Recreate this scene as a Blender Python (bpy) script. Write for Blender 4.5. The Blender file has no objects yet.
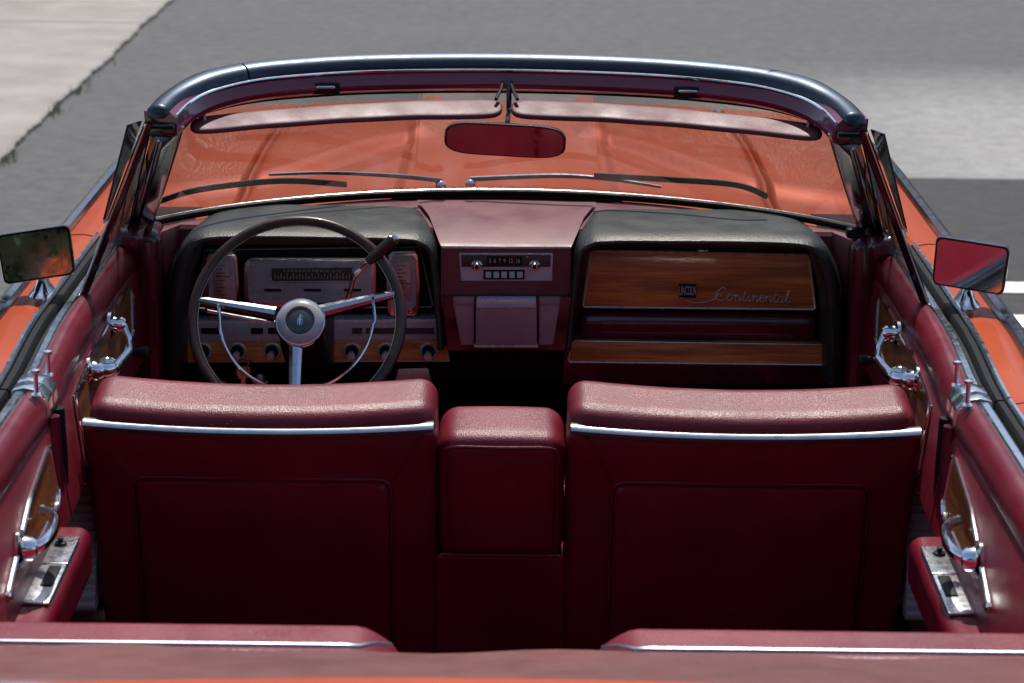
import bpy, bmesh, math, random
from mathutils import Vector, Matrix, Euler
random.seed(4)
SC = bpy.context.scene
COL = SC.collection
R = math.radians

# ------------------------------------------------------------------ camera
CAM_LOC = Vector((0.015, -3.85, 2.02))
PITCH, ROLL, YAW = 15.5, 0.65, 0.0
FPX = 2400.0
cd = bpy.data.cameras.new('camera'); cam = bpy.data.objects.new('camera', cd); COL.objects.link(cam)
CAM_ROT = (Matrix.Rotation(R(YAW), 3, 'Z') @ Matrix.Rotation(R(90 - PITCH), 3, 'X') @ Matrix.Rotation(R(ROLL), 3, 'Z'))
cam.location = CAM_LOC; cam.rotation_euler = CAM_ROT.to_euler()
cd.sensor_width = 36; cd.lens = FPX / 1024 * 36; cd.clip_end = 500; cd.clip_start = 0.05
cd.dof.use_dof = True; cd.dof.focus_distance = 4.5; cd.dof.aperture_fstop = 7.0
SC.camera = cam
# ------------------------------------------------------------------ light
SUN_EL, SUN_AZ = 62.0, 4.0          # azimuth: degrees from +Y (ahead of the car) towards +X
w = bpy.data.worlds.new('World'); SC.world = w; w.use_nodes = True
nt = w.node_tree; bg = nt.nodes['Background']
sky = nt.nodes.new('ShaderNodeTexSky'); sky.sky_type = 'NISHITA'; sky.sun_disc = False
sky.sun_elevation = R(SUN_EL); sky.sun_rotation = R(SUN_AZ)
sky.air_density = 1.0; sky.dust_density = 1.0
nt.links.new(sky.outputs[0], bg.inputs[0]); bg.inputs[1].default_value = 0.115
sd = bpy.data.lights.new('sun', 'SUN'); sun = bpy.data.objects.new('sun', sd); COL.objects.link(sun)
sd.energy = 4.4; sd.angle = R(0.55); sd.color = (1.0, 0.955, 0.9)
sdir = Vector((math.sin(R(SUN_AZ)) * math.cos(R(SUN_EL)), math.cos(R(SUN_AZ)) * math.cos(R(SUN_EL)), math.sin(R(SUN_EL))))
sun.rotation_euler = sdir.to_track_quat('Z', 'Y').to_euler(); sun.location = sdir * 20
SC.view_settings.view_transform = 'Standard'; SC.view_settings.look = 'None'
SC.view_settings.exposure = 0.35; SC.view_settings.gamma = 1.0
SC.render.engine = 'CYCLES'
SC.render.resolution_x, SC.render.resolution_y = 1024, 683

# ------------------------------------------------------------------ measuring helper
def P(px, py, Y):
    """a point measured on the photograph, on the upright plane that stands Y metres ahead of the seat backs"""
    d = CAM_ROT @ Vector(((px - 512) / FPX, -(py - 341.5) / FPX, -1))
    t = (Y - CAM_LOC.y) / d.y
    p = CAM_LOC + d * t
    return (p.x, Y, p.z)

# ------------------------------------------------------------------ materials
def new_mat(name):
    m = bpy.data.materials.new(name); m.use_nodes = True
    return m, m.node_tree, m.node_tree.nodes['Principled BSDF']
def N(nt, t, **kw):
    n = nt.nodes.new(t)
    for k, v in kw.items():
        if k in n.inputs: n.inputs[k].default_value = v
        else: setattr(n, k, v)
    return n
def coords(nt, scale=(1, 1, 1)):
    tc = N(nt, 'ShaderNodeTexCoord'); mp = N(nt, 'ShaderNodeMapping'); mp.inputs['Scale'].default_value = scale
    nt.links.new(tc.outputs['Object'], mp.inputs[0]); return mp.outputs[0]
def noise(nt, vec, scale, detail=4, rough=0.55):
    n = N(nt, 'ShaderNodeTexNoise', Scale=scale, Detail=detail, Roughness=rough); nt.links.new(vec, n.inputs['Vector']); return n.outputs[0]
def ramp(nt, fac, stops):
    r = N(nt, 'ShaderNodeValToRGB'); e = r.color_ramp.elements
    while len(e) < len(stops): e.new(0.5)
    for i, (p, c) in enumerate(stops):
        e[i].position = p; e[i].color = (c[0], c[1], c[2], 1) if hasattr(c, '__len__') else (c, c, c, 1)
    nt.links.new(fac, r.inputs[0]); return r.outputs[0]
def mixc(nt, fac, a, b, mode='MIX'):
    m = N(nt, 'ShaderNodeMix'); m.data_type = 'RGBA'; m.blend_type = mode
    if isinstance(fac, (int, float)): m.inputs[0].default_value = fac
    else: nt.links.new(fac, m.inputs[0])
    for i, v in ((6, a), (7, b)):
        if isinstance(v, tuple): m.inputs[i].default_value = (*v, 1)
        else: nt.links.new(v, m.inputs[i])
    return m.outputs[2]
def bump(nt, b, h, strength, dist, prev=None):
    n = N(nt, 'ShaderNodeBump', Strength=strength, Distance=dist); nt.links.new(h, n.inputs['Height'])
    if prev: nt.links.new(prev, n.inputs['Normal'])
    nt.links.new(n.outputs[0], b.inputs['Normal']); return n.outputs[0]

def simple(name, col, rough=0.5, metal=0.0, coat=0.0, spec=0.5, var=0.12, dirt=0.1):
    m, nt, b = new_mat(name)
    v = coords(nt); n = noise(nt, v, 9, 5)
    lo = tuple(c * (1 - var) for c in col); hi = tuple(min(1, c * (1 + var)) for c in col)
    nt.links.new(ramp(nt, n, [(0.3, lo), (0.7, hi)]), b.inputs['Base Color'])
    n2 = noise(nt, v, 38, 4)
    nt.links.new(ramp(nt, n2, [(0.3, max(0, rough - dirt)), (0.75, min(1, rough + dirt))]), b.inputs['Roughness'])
    b.inputs['Metallic'].default_value = metal; b.inputs['Coat Weight'].default_value = coat
    b.inputs['Coat Roughness'].default_value = 0.06
    b.inputs['Specular IOR Level'].default_value = spec
    return m

def leather(name, col, rough=0.42, grain=900, strength=0.35, spec=0.5, wear=(0.2, 0.02, 0.03), sheen=0.0):
    m, nt, b = new_mat(name)
    v = coords(nt)
    n = noise(nt, v, 5, 5)
    c = ramp(nt, n, [(0.25, tuple(x * 0.75 for x in col)), (0.75, tuple(x * 1.3 for x in col))])
    n3 = noise(nt, v, 26, 6, 0.65)
    c = mixc(nt, ramp(nt, n3, [(0.55, 0.0), (0.8, 0.14)]), c, wear)
    nt.links.new(c, b.inputs['Base Color'])
    nt.links.new(ramp(nt, noise(nt, v, 14, 5), [(0.3, rough - 0.07), (0.7, rough + 0.1)]), b.inputs['Roughness'])
    vo = N(nt, 'ShaderNodeTexVoronoi', Scale=grain * 0.45); vo.feature = 'F1'; nt.links.new(v, vo.inputs['Vector'])
    p = bump(nt, b, vo.outputs['Distance'], strength, 0.0007)
    bump(nt, b, noise(nt, v, 22, 3), 0.05, 0.003, p)
    b.inputs['Specular IOR Level'].default_value = spec
    b.inputs['Sheen Weight'].default_value = sheen
    b.inputs['Sheen Roughness'].default_value = 0.4
    return m

def wood(name, axis='X', k=1.0):
    m, nt, b = new_mat(name)
    sc = (2.2, 14, 30) if axis == 'X' else (14, 2.2, 30)
    v = coords(nt, sc)
    n = noise(nt, v, 1.6, 7, 0.62)
    v2 = coords(nt, (4, 50, 160) if axis == 'X' else (50, 4, 160)); n2 = noise(nt, v2, 2.2, 4, 0.7)
    c = ramp(nt, n, [(0.28, (0.065 * k, 0.018 * k, 0.006 * k)), (0.45, (0.17 * k, 0.052 * k, 0.014 * k)), (0.6, (0.27 * k, 0.098 * k, 0.020 * k)), (0.78, (0.34 * k, 0.15 * k, 0.04 * k))])
    c = mixc(nt, ramp(nt, n2, [(0.45, 0.0), (0.68, 0.6)]), c, (0.06 * k, 0.018 * k, 0.008 * k))
    nt.links.new(c, b.inputs['Base Color'])
    b.inputs['Roughness'].default_value = 0.4; b.inputs['Coat Weight'].default_value = 0.9; b.inputs['Coat Roughness'].default_value = 0.1; bump(nt, b, noise(nt, coords(nt, (3, 3, 12)), 4, 3), 0.12, 0.004)
    return m

def paint(name):
    m, nt, b = new_mat(name)
    v = coords(nt)
    fl = N(nt, 'ShaderNodeTexVoronoi', Scale=700.0); nt.links.new(v, fl.inputs['Vector'])
    n = noise(nt, v, 3, 4)
    c = ramp(nt, n, [(0.3, (0.32, 0.042, 0.003)), (0.7, (0.38, 0.053, 0.004))])
    c = mixc(nt, ramp(nt, fl.outputs['Distance'], [(0.15, 0.35), (0.4, 0.0)]), c, (0.55, 0.12, 0.03))
    nt.links.new(c, b.inputs['Base Color'])
    b.inputs['Metallic'].default_value = 0.2; b.inputs['Roughness'].default_value = 0.42; b.inputs['Specular IOR Level'].default_value = 0.15
    b.inputs['Coat Weight'].default_value = 0.25
    nt.links.new(ramp(nt, noise(nt, v, 24, 5), [(0.35, 0.03), (0.75, 0.14)]), b.inputs['Coat Roughness'])
    bump(nt, b, noise(nt, v, 60, 2), 0.01, 0.001)
    return m

def metal(name, col, rough, bumpy=0.15):
    m, nt, b = new_mat(name)
    v = coords(nt); b.inputs['Metallic'].default_value = 1
    n = noise(nt, v, 55, 6, 0.7)
    nt.links.new(ramp(nt, n, [(0.5, col), (0.8, tuple(c * 0.72 for c in col))]), b.inputs['Base Color'])
    nt.links.new(ramp(nt, n, [(0.35, rough), (0.85, rough + 0.2)]), b.inputs['Roughness'])
    bump(nt, b, noise(nt, v, 18, 3), bumpy, 0.002)
    return m

def glass(name, tint=(0.93, 0.97, 0.95), refl=1.0, top_tint=None, dust=0.04):
    m, nt, b = new_mat(name)
    out = nt.nodes['Material Output']; nt.nodes.remove(b)
    tr = N(nt, 'ShaderNodeBsdfTransparent'); gl = N(nt, 'ShaderNodeBsdfGlossy', Roughness=0.02)
    df = N(nt, 'ShaderNodeBsdfDiffuse'); df.inputs[0].default_value = (0.7, 0.7, 0.66, 1)
    v = coords(nt)
    if top_tint:
        sx = N(nt, 'ShaderNodeSeparateXYZ'); nt.links.new(v, sx.inputs[0])
        mr = N(nt, 'ShaderNodeMapRange'); mr.inputs[1].default_value = 1.235; mr.inputs[2].default_value = 1.275
        nt.links.new(sx.outputs[2], mr.inputs[0])
        c = mixc(nt, mr.outputs[0], tint, top_tint); nt.links.new(c, tr.inputs[0])
    else: tr.inputs[0].default_value = (*tint, 1)
    fr = N(nt, 'ShaderNodeFresnel', IOR=1.45)
    ge = N(nt, 'ShaderNodeNewGeometry'); ir = N(nt, 'ShaderNodeMapRange'); ir.inputs[3].default_value = 1.45; ir.inputs[4].default_value = 1 / 1.45
    nt.links.new(ge.outputs['Backfacing'], ir.inputs[0]); nt.links.new(ir.outputs[0], fr.inputs[0])
    m1 = N(nt, 'ShaderNodeMixShader'); m2 = N(nt, 'ShaderNodeMixShader')
    mu = N(nt, 'ShaderNodeMath'); mu.operation = 'MULTIPLY'; mu.inputs[1].default_value = refl
    nt.links.new(fr.outputs[0], mu.inputs[0]); nt.links.new(mu.outputs[0], m1.inputs[0])
    nt.links.new(tr.outputs[0], m1.inputs[1]); nt.links.new(gl.outputs[0], m1.inputs[2])
    nt.links.new(ramp(nt, noise(nt, v, 7, 7, 0.65), [(0.3, dust * 0.4), (0.8, dust * 2)]), m2.inputs[0])
    nt.links.new(m1.outputs[0], m2.inputs[1]); nt.links.new(df.outputs[0], m2.inputs[2])
    nt.links.new(m2.outputs[0], out.inputs[0])
    return m

def asphalt_mat():
    m, nt, b = new_mat('asphalt')
    v = coords(nt); sx = N(nt, 'ShaderNodeSeparateXYZ'); nt.links.new(v, sx.inputs[0])
    n = noise(nt, v, 48, 9, 0.8); n2 = noise(nt, v, 0.9, 6, 0.6); n3 = noise(nt, coords(nt, (0.25, 1.6, 1)), 0.9, 6, 0.6)
    base = ramp(nt, n, [(0.3, (0.038, 0.037, 0.040)), (0.7, (0.088, 0.086, 0.090))])
    base = mixc(nt, ramp(nt, n2, [(0.35, 0.0), (0.7, 0.5)]), base, (0.11, 0.106, 0.102))
    n4 = noise(nt, v, 11, 9, 0.75); base = mixc(nt, 0.5, base, ramp(nt, n4, [(0.35, 0.022), (0.65, 0.105)]))
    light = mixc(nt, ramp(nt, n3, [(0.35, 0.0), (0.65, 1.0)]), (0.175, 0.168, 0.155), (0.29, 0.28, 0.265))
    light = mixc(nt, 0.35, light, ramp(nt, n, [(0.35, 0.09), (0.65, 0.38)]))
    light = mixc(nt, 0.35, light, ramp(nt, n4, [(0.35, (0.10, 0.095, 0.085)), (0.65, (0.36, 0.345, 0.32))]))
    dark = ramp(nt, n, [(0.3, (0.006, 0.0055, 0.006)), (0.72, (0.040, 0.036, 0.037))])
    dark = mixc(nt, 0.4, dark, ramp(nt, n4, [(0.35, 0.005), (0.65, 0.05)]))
    def mask(sock, lo, hi, wob=0.0, src=None):
        a = sock
        if wob:
            ad = N(nt, 'ShaderNodeMath'); ad.operation = 'MULTIPLY_ADD'; ad.inputs[1].default_value = wob
            nt.links.new(src, ad.inputs[0]); nt.links.new(sock, ad.inputs[2]); a = ad.outputs[0]
        mr = N(nt, 'ShaderNodeMapRange'); mr.inputs[1].default_value = lo; mr.inputs[2].default_value = hi
        nt.links.new(a, mr.inputs[0]); return mr.outputs[0]
    def mul(a, b_):
        q = N(nt, 'ShaderNodeMath'); q.operation = 'MULTIPLY'; nt.links.new(a, q.inputs[0]); nt.links.new(b_, q.inputs[1]); return q.outputs[0]
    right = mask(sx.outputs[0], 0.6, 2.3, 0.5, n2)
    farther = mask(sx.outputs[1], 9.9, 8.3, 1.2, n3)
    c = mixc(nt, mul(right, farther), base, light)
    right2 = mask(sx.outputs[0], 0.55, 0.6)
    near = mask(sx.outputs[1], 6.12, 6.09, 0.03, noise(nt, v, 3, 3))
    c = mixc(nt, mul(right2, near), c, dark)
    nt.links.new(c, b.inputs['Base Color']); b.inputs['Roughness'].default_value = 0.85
    bump(nt, b, n, 0.6, 0.004)
    return m
def concrete_mat(name, lo, hi):
    m, nt, b = new_mat(name)
    v = coords(nt); n = noise(nt, v, 2.2, 8, 0.65); n2 = noise(nt, v, 160, 3, 0.7); n3 = noise(nt, v, 0.6, 5)
    c = ramp(nt, n, [(0.3, lo), (0.7, hi)])
    c = mixc(nt, ramp(nt, n2, [(0.4, 0.0), (0.75, 0.35)]), c, tuple(x * 0.55 for x in lo))
    c = mixc(nt, ramp(nt, n3, [(0.5, 0.0), (0.7, 0.35)]), c, tuple(x * 0.7 for x in lo))
    nt.links.new(c, b.inputs['Base Color']); b.inputs['Roughness'].default_value = 0.9
    bump(nt, b, n2, 0.4, 0.003)
    return m
def linepaint_mat():
    m, nt, b = new_mat('road_paint')
    v = coords(nt); n = noise(nt, v, 40, 6, 0.7)
    nt.links.new(ramp(nt, n, [(0.36, (0.25, 0.25, 0.24)), (0.46, (0.78, 0.78, 0.75))]), b.inputs['Base Color']); b.inputs['Roughness'].default_value = 0.8
    return m

M = dict(
    paint=paint('orange_paint'),
    red=leather('burgundy_leather', (0.14, 0.003, 0.012), 0.38, grain=1100, spec=0.5, strength=0.7),
    redside=leather('burgundy_door_leather', (0.125, 0.003, 0.012), 0.34, spec=0.5),
    redtop=leather('burgundy_dash_vinyl', (0.15, 0.03, 0.042), 0.42, spec=0.6), visor=leather('visor_vinyl', (0.095, 0.018, 0.026), 0.5, spec=0.35, wear=(0.14, 0.04, 0.05)),
    boot=leather('faded_boot_vinyl', (0.12, 0.03, 0.024), 0.5, grain=700, wear=(0.3, 0.12, 0.1)),
    padblk=leather('black_dash_pad', (0.020, 0.023, 0.019), 0.42, strength=0.8, grain=500, wear=(0.06, 0.065, 0.055), spec=0.6),
    maroon=simple('maroon_metal', (0.075, 0.006, 0.018), 0.25, coat=0.7),
    maroonhdr=simple('maroon_header_metal', (0.16, 0.006, 0.03), 0.2, coat=1.0),
    chrome=metal('chrome', (0.86, 0.87, 0.89), 0.05, 0.1),
    steel=metal('brushed_stainless', (0.055, 0.066, 0.085), 0.36, 0.02), seattrim=metal('seat_trim_metal', (0.34, 0.37, 0.42), 0.3, 0.05), bladem=metal('dull_moulding_metal', (0.25, 0.26, 0.28), 0.16, 0.02), line_metal=simple('bright_trim_line', (0.62, 0.55, 0.53), 0.3, metal=0.35), mauve=simple('mauve_vinyl', (0.34, 0.19, 0.21), 0.34),
    spokem=metal('spoke_metal', (0.55, 0.58, 0.62), 0.12, 0.06),
    trim=metal('aged_chrome', (0.70, 0.71, 0.72), 0.13, 0.3),
    satin=metal('satin_metal', (0.5, 0.5, 0.52), 0.35, 0.1),
    rubber=simple('black_rubber', (0.008, 0.008, 0.008), 0.55, spec=0.12),
    gloss=simple('black_gloss', (0.006, 0.006, 0.007), 0.12, coat=0.8),
    black=simple('black_plastic', (0.01, 0.009, 0.01), 0.5, spec=0.2),
    dark=simple('dark_carpet', (0.014, 0.006, 0.008), 0.95, spec=0.1),
    face=simple('instrument_face_grey', (0.42, 0.42, 0.455), 0.28, metal=0.15),
    facedk=simple('instrument_face_dark', (0.05, 0.048, 0.055), 0.3),
    stitch=simple('maroon_thread', (0.22, 0.03, 0.05), 0.7), lip=simple('pale_blue_metal', (0.55, 0.58, 0.66), 0.3, metal=0.3),
    cream=simple('dial_marking', (0.5, 0.5, 0.5), 0.5),
    wheelrim=simple('brown_wheel_rim', (0.05, 0.024, 0.02), 0.38, coat=0.15, spec=0.35),
    hub=simple('hub_pale_plastic', (0.42, 0.42, 0.44), 0.3, coat=0.4),
    hubdk=simple('hub_dark_centre', (0.06, 0.065, 0.07), 0.3, coat=0.3),
    wood=wood('walnut_veneer', 'X', 3.0), woody=wood('walnut_veneer_door', 'Y', 1.3),
    glass=glass('windshield_glass', (0.74, 0.71, 0.68), 1.0, (0.52, 0.66, 0.60), 0.016),
    sglass=glass('side_glass', (0.55, 0.62, 0.6), 1.2, None, 0.02),
    mirror=metal('mirror_glass', (0.8, 0.8, 0.8), 0.0, 0.0), dmirror=metal('dimmed_mirror_glass', (0.38, 0.36, 0.37), 0.0, 0.0),
    asphalt=asphalt_mat(), walk=concrete_mat('pavement_concrete', (0.21, 0.193, 0.168), (0.34, 0.318, 0.28)),
    line=linepaint_mat(), grass=simple('dry_grass', (0.14, 0.16, 0.06), 0.8, var=0.4),
    tyre=simple('tyre_rubber', (0.02, 0.02, 0.02), 0.8), key=metal('key_brass', (0.6, 0.52, 0.36), 0.25),
    ash=metal('hammered_aluminium', (0.6, 0.6, 0.61), 0.22, 0.8),
    redlamp=simple('dial_red', (0.5, 0.03, 0.02), 0.4),
)

# ------------------------------------------------------------------ mesh builder
def smooth(t): t = max(0, min(1, t)); return t * t * (3 - 2 * t)
BEND = False
def bow(v):
    x, y, z = v; k = 0.022 * smooth((0.30 - y) / 0.5)
    return (x - math.copysign(k, x), y, z)
class MB:
    def __init__(s): s.v = []; s.f = []
    def add(s, vs, fs):
        o = len(s.v); s.v += [tuple(x) for x in vs]; s.f += [tuple(i + o for i in f) for f in fs]; return s
    def box(s, x0, x1, y0, y1, z0, z1):
        v = [(x, y, z) for x in (x0, x1) for y in (y0, y1) for z in (z0, z1)]
        return s.add(v, [(0, 1, 3, 2), (4, 6, 7, 5), (0, 4, 5, 1), (2, 3, 7, 6), (0, 2, 6, 4), (1, 5, 7, 3)])
    def loft(s, rings, closed=True, caps=True):
        n = len(rings[0]); vs = [p for r in rings for p in r]; fs = []
        for i in range(len(rings) - 1):
            for j in range(n if closed else n - 1):
                k = (j + 1) % n
                fs.append((i * n + j, i * n + k, (i + 1) * n + k, (i + 1) * n + j))
        if caps and closed:
            fs.append(tuple(range(n - 1, -1, -1))); fs.append(tuple((len(rings) - 1) * n + j for j in range(n)))
        return s.add(vs, fs)
    def tube(s, path, r, seg=10, closed=False, flat=1.0):
        pts = [Vector(p) for p in path]; n = len(pts); rings = []
        rr = r if hasattr(r, '__len__') else [r] * n
        prev = None
        for i, p in enumerate(pts):
            a = pts[(i - 1) % n] if (closed or i > 0) else p; b = pts[(i + 1) % n] if (closed or i < n - 1) else p
            t = (b - a).normalized()
            if prev is None:
                up = Vector((0, 0, 1)) if abs(t.z) < 0.9 else Vector((0, 1, 0))
                u = t.cross(up).normalized()
            else:
                u = (prev - t * prev.dot(t)).normalized()
            prev = u; w_ = t.cross(u)
            rings.append([p + (u * math.cos(2 * math.pi * k / seg) + w_ * flat * math.sin(2 * math.pi * k / seg)) * rr[i] for k in range(seg)])
        if closed: rings.append(rings[0])
        return s.loft(rings, True, not closed)
    def lathe(s, c, axis, prof, seg=24):
        """prof: list of (distance along axis, radius)"""
        c = Vector(c); t = Vector(axis).normalized(); up = Vector((0, 0, 1)) if abs(t.z) < 0.9 else Vector((0, 1, 0))
        u = t.cross(up).normalized(); w_ = t.cross(u)
        return s.loft([[c + t * d + (u * math.cos(2 * math.pi * k / seg) + w_ * math.sin(2 * math.pi * k / seg)) * max(r, 1e-5) for k in range(seg)] for d, r in prof])
    def soft(s, c, h, r, deform=None, flat=6, k=4):
        """cushion: rounded box with centre c and half sizes h"""
        def ax(hh, rr):
            a = [-hh + rr * (1 - math.cos(i / k * math.pi / 2)) for i in range(k)]
            m = [-(hh - rr) + 2 * (hh - rr) * i / flat for i in range(flat + 1)]
            return a + m + [-q for q in reversed(a)]
        r = min(r, min(h) * 0.999); X, Y, Z = (ax(q, r) for q in h); idx = {}; vs = []; fs = []
        def vid(p):
            key = tuple(round(q, 6) for q in p)
            if key not in idx:
                inn = [max(-(hh - r), min(hh - r, q)) for q, hh in zip(p, h)]
                d = Vector([q - i for q, i in zip(p, inn)])
                if d.length > 1e-9: d = d.normalized() * r
                q = [inn[i] + d[i] + c[i] for i in range(3)]
                if deform: q = deform(*q)
                idx[key] = len(vs); vs.append(tuple(q))
            return idx[key]
        for a, b, e, A, B, flip in ((0, 1, 2, X, Y, 0), (1, 2, 0, Y, Z, 0), (2, 0, 1, Z, X, 0)):
            for sg in (-1, 1):
                for i in range(len(A) - 1):
                    for j in range(len(B) - 1):
                        q = []
                        for (ii, jj) in ((i, j), (i + 1, j), (i + 1, j + 1), (i, j + 1)):
                            p = [0, 0, 0]; p[a] = A[ii]; p[b] = B[jj]; p[e] = sg * h[e]; q.append(vid(p))
                        if sg < 0: q.reverse()
                        if len(set(q)) > 2: fs.append(tuple(dict.fromkeys(q)))
        return s.add(vs, fs)
    def prism(s, poly, y0, y1):
        """poly of (x,z) extruded along y"""
        return s.loft([[(x, y0, z) for x, z in poly], [(x, y1, z) for x, z in poly]])
    def build(s, name, mat, parent=None, bev=0.0, ang=35, tf=None, recalc=True, wn=False):
        me = bpy.data.meshes.new(name)
        if BEND: s.v = [bow(v) for v in s.v]
        vs = [tf @ Vector(v) for v in s.v] if tf else s.v
        me.from_pydata(vs, [], s.f)
        bm = bmesh.new(); bm.from_mesh(me); bmesh.ops.remove_doubles(bm, verts=bm.verts, dist=1e-5)
        if recalc: bmesh.ops.recalc_face_normals(bm, faces=bm.faces)
        if bev:
            ed = [e for e in bm.edges if len(e.link_faces) == 2 and e.calc_face_angle(0) > R(30)]
            bmesh.ops.bevel(bm, geom=ed, offset=bev, segments=2, profile=0.6, affect='EDGES', clamp_overlap=True)
        bm.to_mesh(me); bm.free()
        for p in me.polygons: p.use_smooth = True
        me.set_sharp_from_angle(angle=R(ang))
        o = bpy.data.objects.new(name, me); COL.objects.link(o)
        me.materials.append(M[mat]); o.parent = parent
        return o

def tag(o, label=None, cat=None, group=None, kind=None):
    if label: o['label'] = label
    if cat: o['category'] = cat
    if group: o['group'] = group
    if kind: o['kind'] = kind
    return o
def smoothpath(pts, n=8, closed=False):
    pts = [Vector(p) for p in pts]; out = []; L = len(pts)
    for i in range(L if closed else L - 1):
        g = (lambda k: pts[k % L]) if closed else (lambda k: pts[max(0, min(L - 1, k))])
        p0, p1, p2, p3 = g(i - 1), g(i), g(i + 1), g(i + 2)
        for q in range(n):
            t = q / n
            out.append(0.5 * ((2 * p1) + (-p0 + p2) * t + (2 * p0 - 5 * p1 + 4 * p2 - p3) * t * t + (-p0 + 3 * p1 - 3 * p2 + p3) * t ** 3))
    if not closed: out.append(pts[-1])
    return out
def lerp(a, b, t): return a + (b - a) * t
def rrect(x0, x1, z0, z1, r, n=5):
    out = []
    for cx, cz, a in ((x1 - r, z1 - r, 0), (x0 + r, z1 - r, 90), (x0 + r, z0 + r, 180), (x1 - r, z0 + r, 270)):
        for i in range(n + 1):
            t = R(a + 90 * i / n); out.append((cx + r * math.cos(t), cz + r * math.sin(t)))
    return out
def text_mesh(body, size, name, mat, parent, tf, extrude=0.0006, shear=0.0, spacing=1.0):
    cu = bpy.data.curves.new(name, 'FONT'); cu.body = body; cu.size = size; cu.extrude = extrude; cu.shear = shear
    cu.align_x = 'CENTER'; cu.align_y = 'CENTER'; cu.space_character = spacing; cu.resolution_u = 3
    t = bpy.data.objects.new(name, cu); COL.objects.link(t)
    bpy.context.view_layer.update()
    me = bpy.data.meshes.new_from_object(t.evaluated_get(bpy.context.evaluated_depsgraph_get()))
    bpy.data.objects.remove(t); bpy.data.curves.remove(cu)
    me.transform(tf); me.name = name
    o = bpy.data.objects.new(name, me); COL.objects.link(o); me.materials.clear(); me.materials.append(M[mat]); o.parent = parent
    return o
def face_tf(p, tilt=0.0, roll=0.0):
    """text plane facing the rear seats, at point p"""
    return Matrix.Translation(p) @ Matrix.Rotation(R(90 - tilt), 4, 'X') @ Matrix.Rotation(R(roll), 4, 'Z')

# ================================================================== SETTING
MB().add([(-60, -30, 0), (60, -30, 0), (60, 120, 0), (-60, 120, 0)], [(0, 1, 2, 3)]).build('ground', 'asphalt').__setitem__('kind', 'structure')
XW = -2.17
def walk_edge(y): return XW + 0.006 * math.sin(y * 2.3) + 0.006 * math.sin(y * 7.1 + 1) + 0.004 * math.sin(y * 19) + 0.003 * math.sin(y * 41 + 2) + 0.003 * math.sin(y * 67)
sw = MB(); ys = [-12 + i * 0.03 for i in range(2200)]
joints = [10.25 - 4.2 * k for k in range(-8, 8)]
prevj = -12
for j in sorted(joints) + [54]:
    y0, y1 = prevj + 0.012, j - 0.012
    if y1 > y0:
        yy = [y0] + [y for y in ys if y0 < y < y1] + [y1]
        sw.loft([[(-30, y, -0.02), (-30, y, 0.03), (walk_edge(y) - 0.01, y, 0.03), (walk_edge(y), y, 0.022), (walk_edge(y), y, -0.02)] for y in yy])
    prevj = j
tag(sw.build('pavement', 'walk'), kind='structure')
for k, (ya, yb) in enumerate(((4.12, 4.27), (3.66, 3.82))):
    m = MB(); m.add([(0.6, ya, 0.004), (9, ya, 0.004), (9, yb, 0.004), (0.6, yb, 0.004)], [(0, 1, 2, 3)])
    tag(m.build('road_marking', 'line'), kind='structure')
g = MB()
for (yy, n, sp) in ((7.4, 60, 0.08), (6.25, 50, 0.07), (7.95, 25, 0.12), (8.6, 14, 0.4), (9.3, 10, 0.5), (10.5, 8, 0.6)):
    for i in range(n):
        y = random.gauss(yy, sp); x = walk_edge(y) + random.gauss(0.01, 0.02); a = random.uniform(0, 6.28); L = random.uniform(0.015, 0.055)
        lx, ly = math.cos(a) * L * 0.6, math.sin(a) * L * 0.6
        g.add([(x - ly * 0.12, y + lx * 0.12, 0), (x + ly * 0.12, y - lx * 0.12, 0), (x + lx, y + ly, L)], [(0, 1, 2)])
tag(g.build('grass_tufts', 'grass', recalc=False), 'sparse weeds growing along the pavement edge', 'grass', kind='stuff')

# ================================================================== CAR
car = bpy.data.objects.new('convertible_car', None); COL.objects.link(car)
tag(car, 'orange open-top convertible car with burgundy leather interior and walnut trim', 'car')

# ---------------- body shell pieces
def droop(y): return 0.085 * smooth((y - 1.7) / 1.4)
def side_section(s, dz=0.0):
    pr = [(0.838, 0.902), (0.865, 0.907), (0.892, 0.906), (0.912, 0.898), (0.925, 0.875), (0.94, 0.78), (0.955, 0.6), (0.955, 0.45), (0.93, 0.30), (0.90, 0.26), (0.87, 0.26), (0.88, 0.6), (0.838, 0.86)]
    return [(s * x, z + dz) for x, z in pr]
def side_piece(s, y0, y1, n=10):
    m = MB(); m.loft([[(x, lerp(y0, y1, i / n), z - droop(lerp(y0, y1, i / n)) * (z > 0.7)) for x, z in side_section(s)] for i in range(n + 1)]); return m
def blade(s, y0, y1, n=8):
    m = MB(); sec = [(0.898, 0.905), (0.903, 0.915), (0.914, 0.918), (0.925, 0.912), (0.931, 0.896), (0.928, 0.882), (0.92, 0.882)]
    m.loft([[(s * x, lerp(y0, y1, i / n), z - droop(lerp(y0, y1, i / n))) for x, z in sec] for i in range(n + 1)]); return m
YJ, YF, YR = -0.165, 0.945, -1.18
body = MB()
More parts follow.
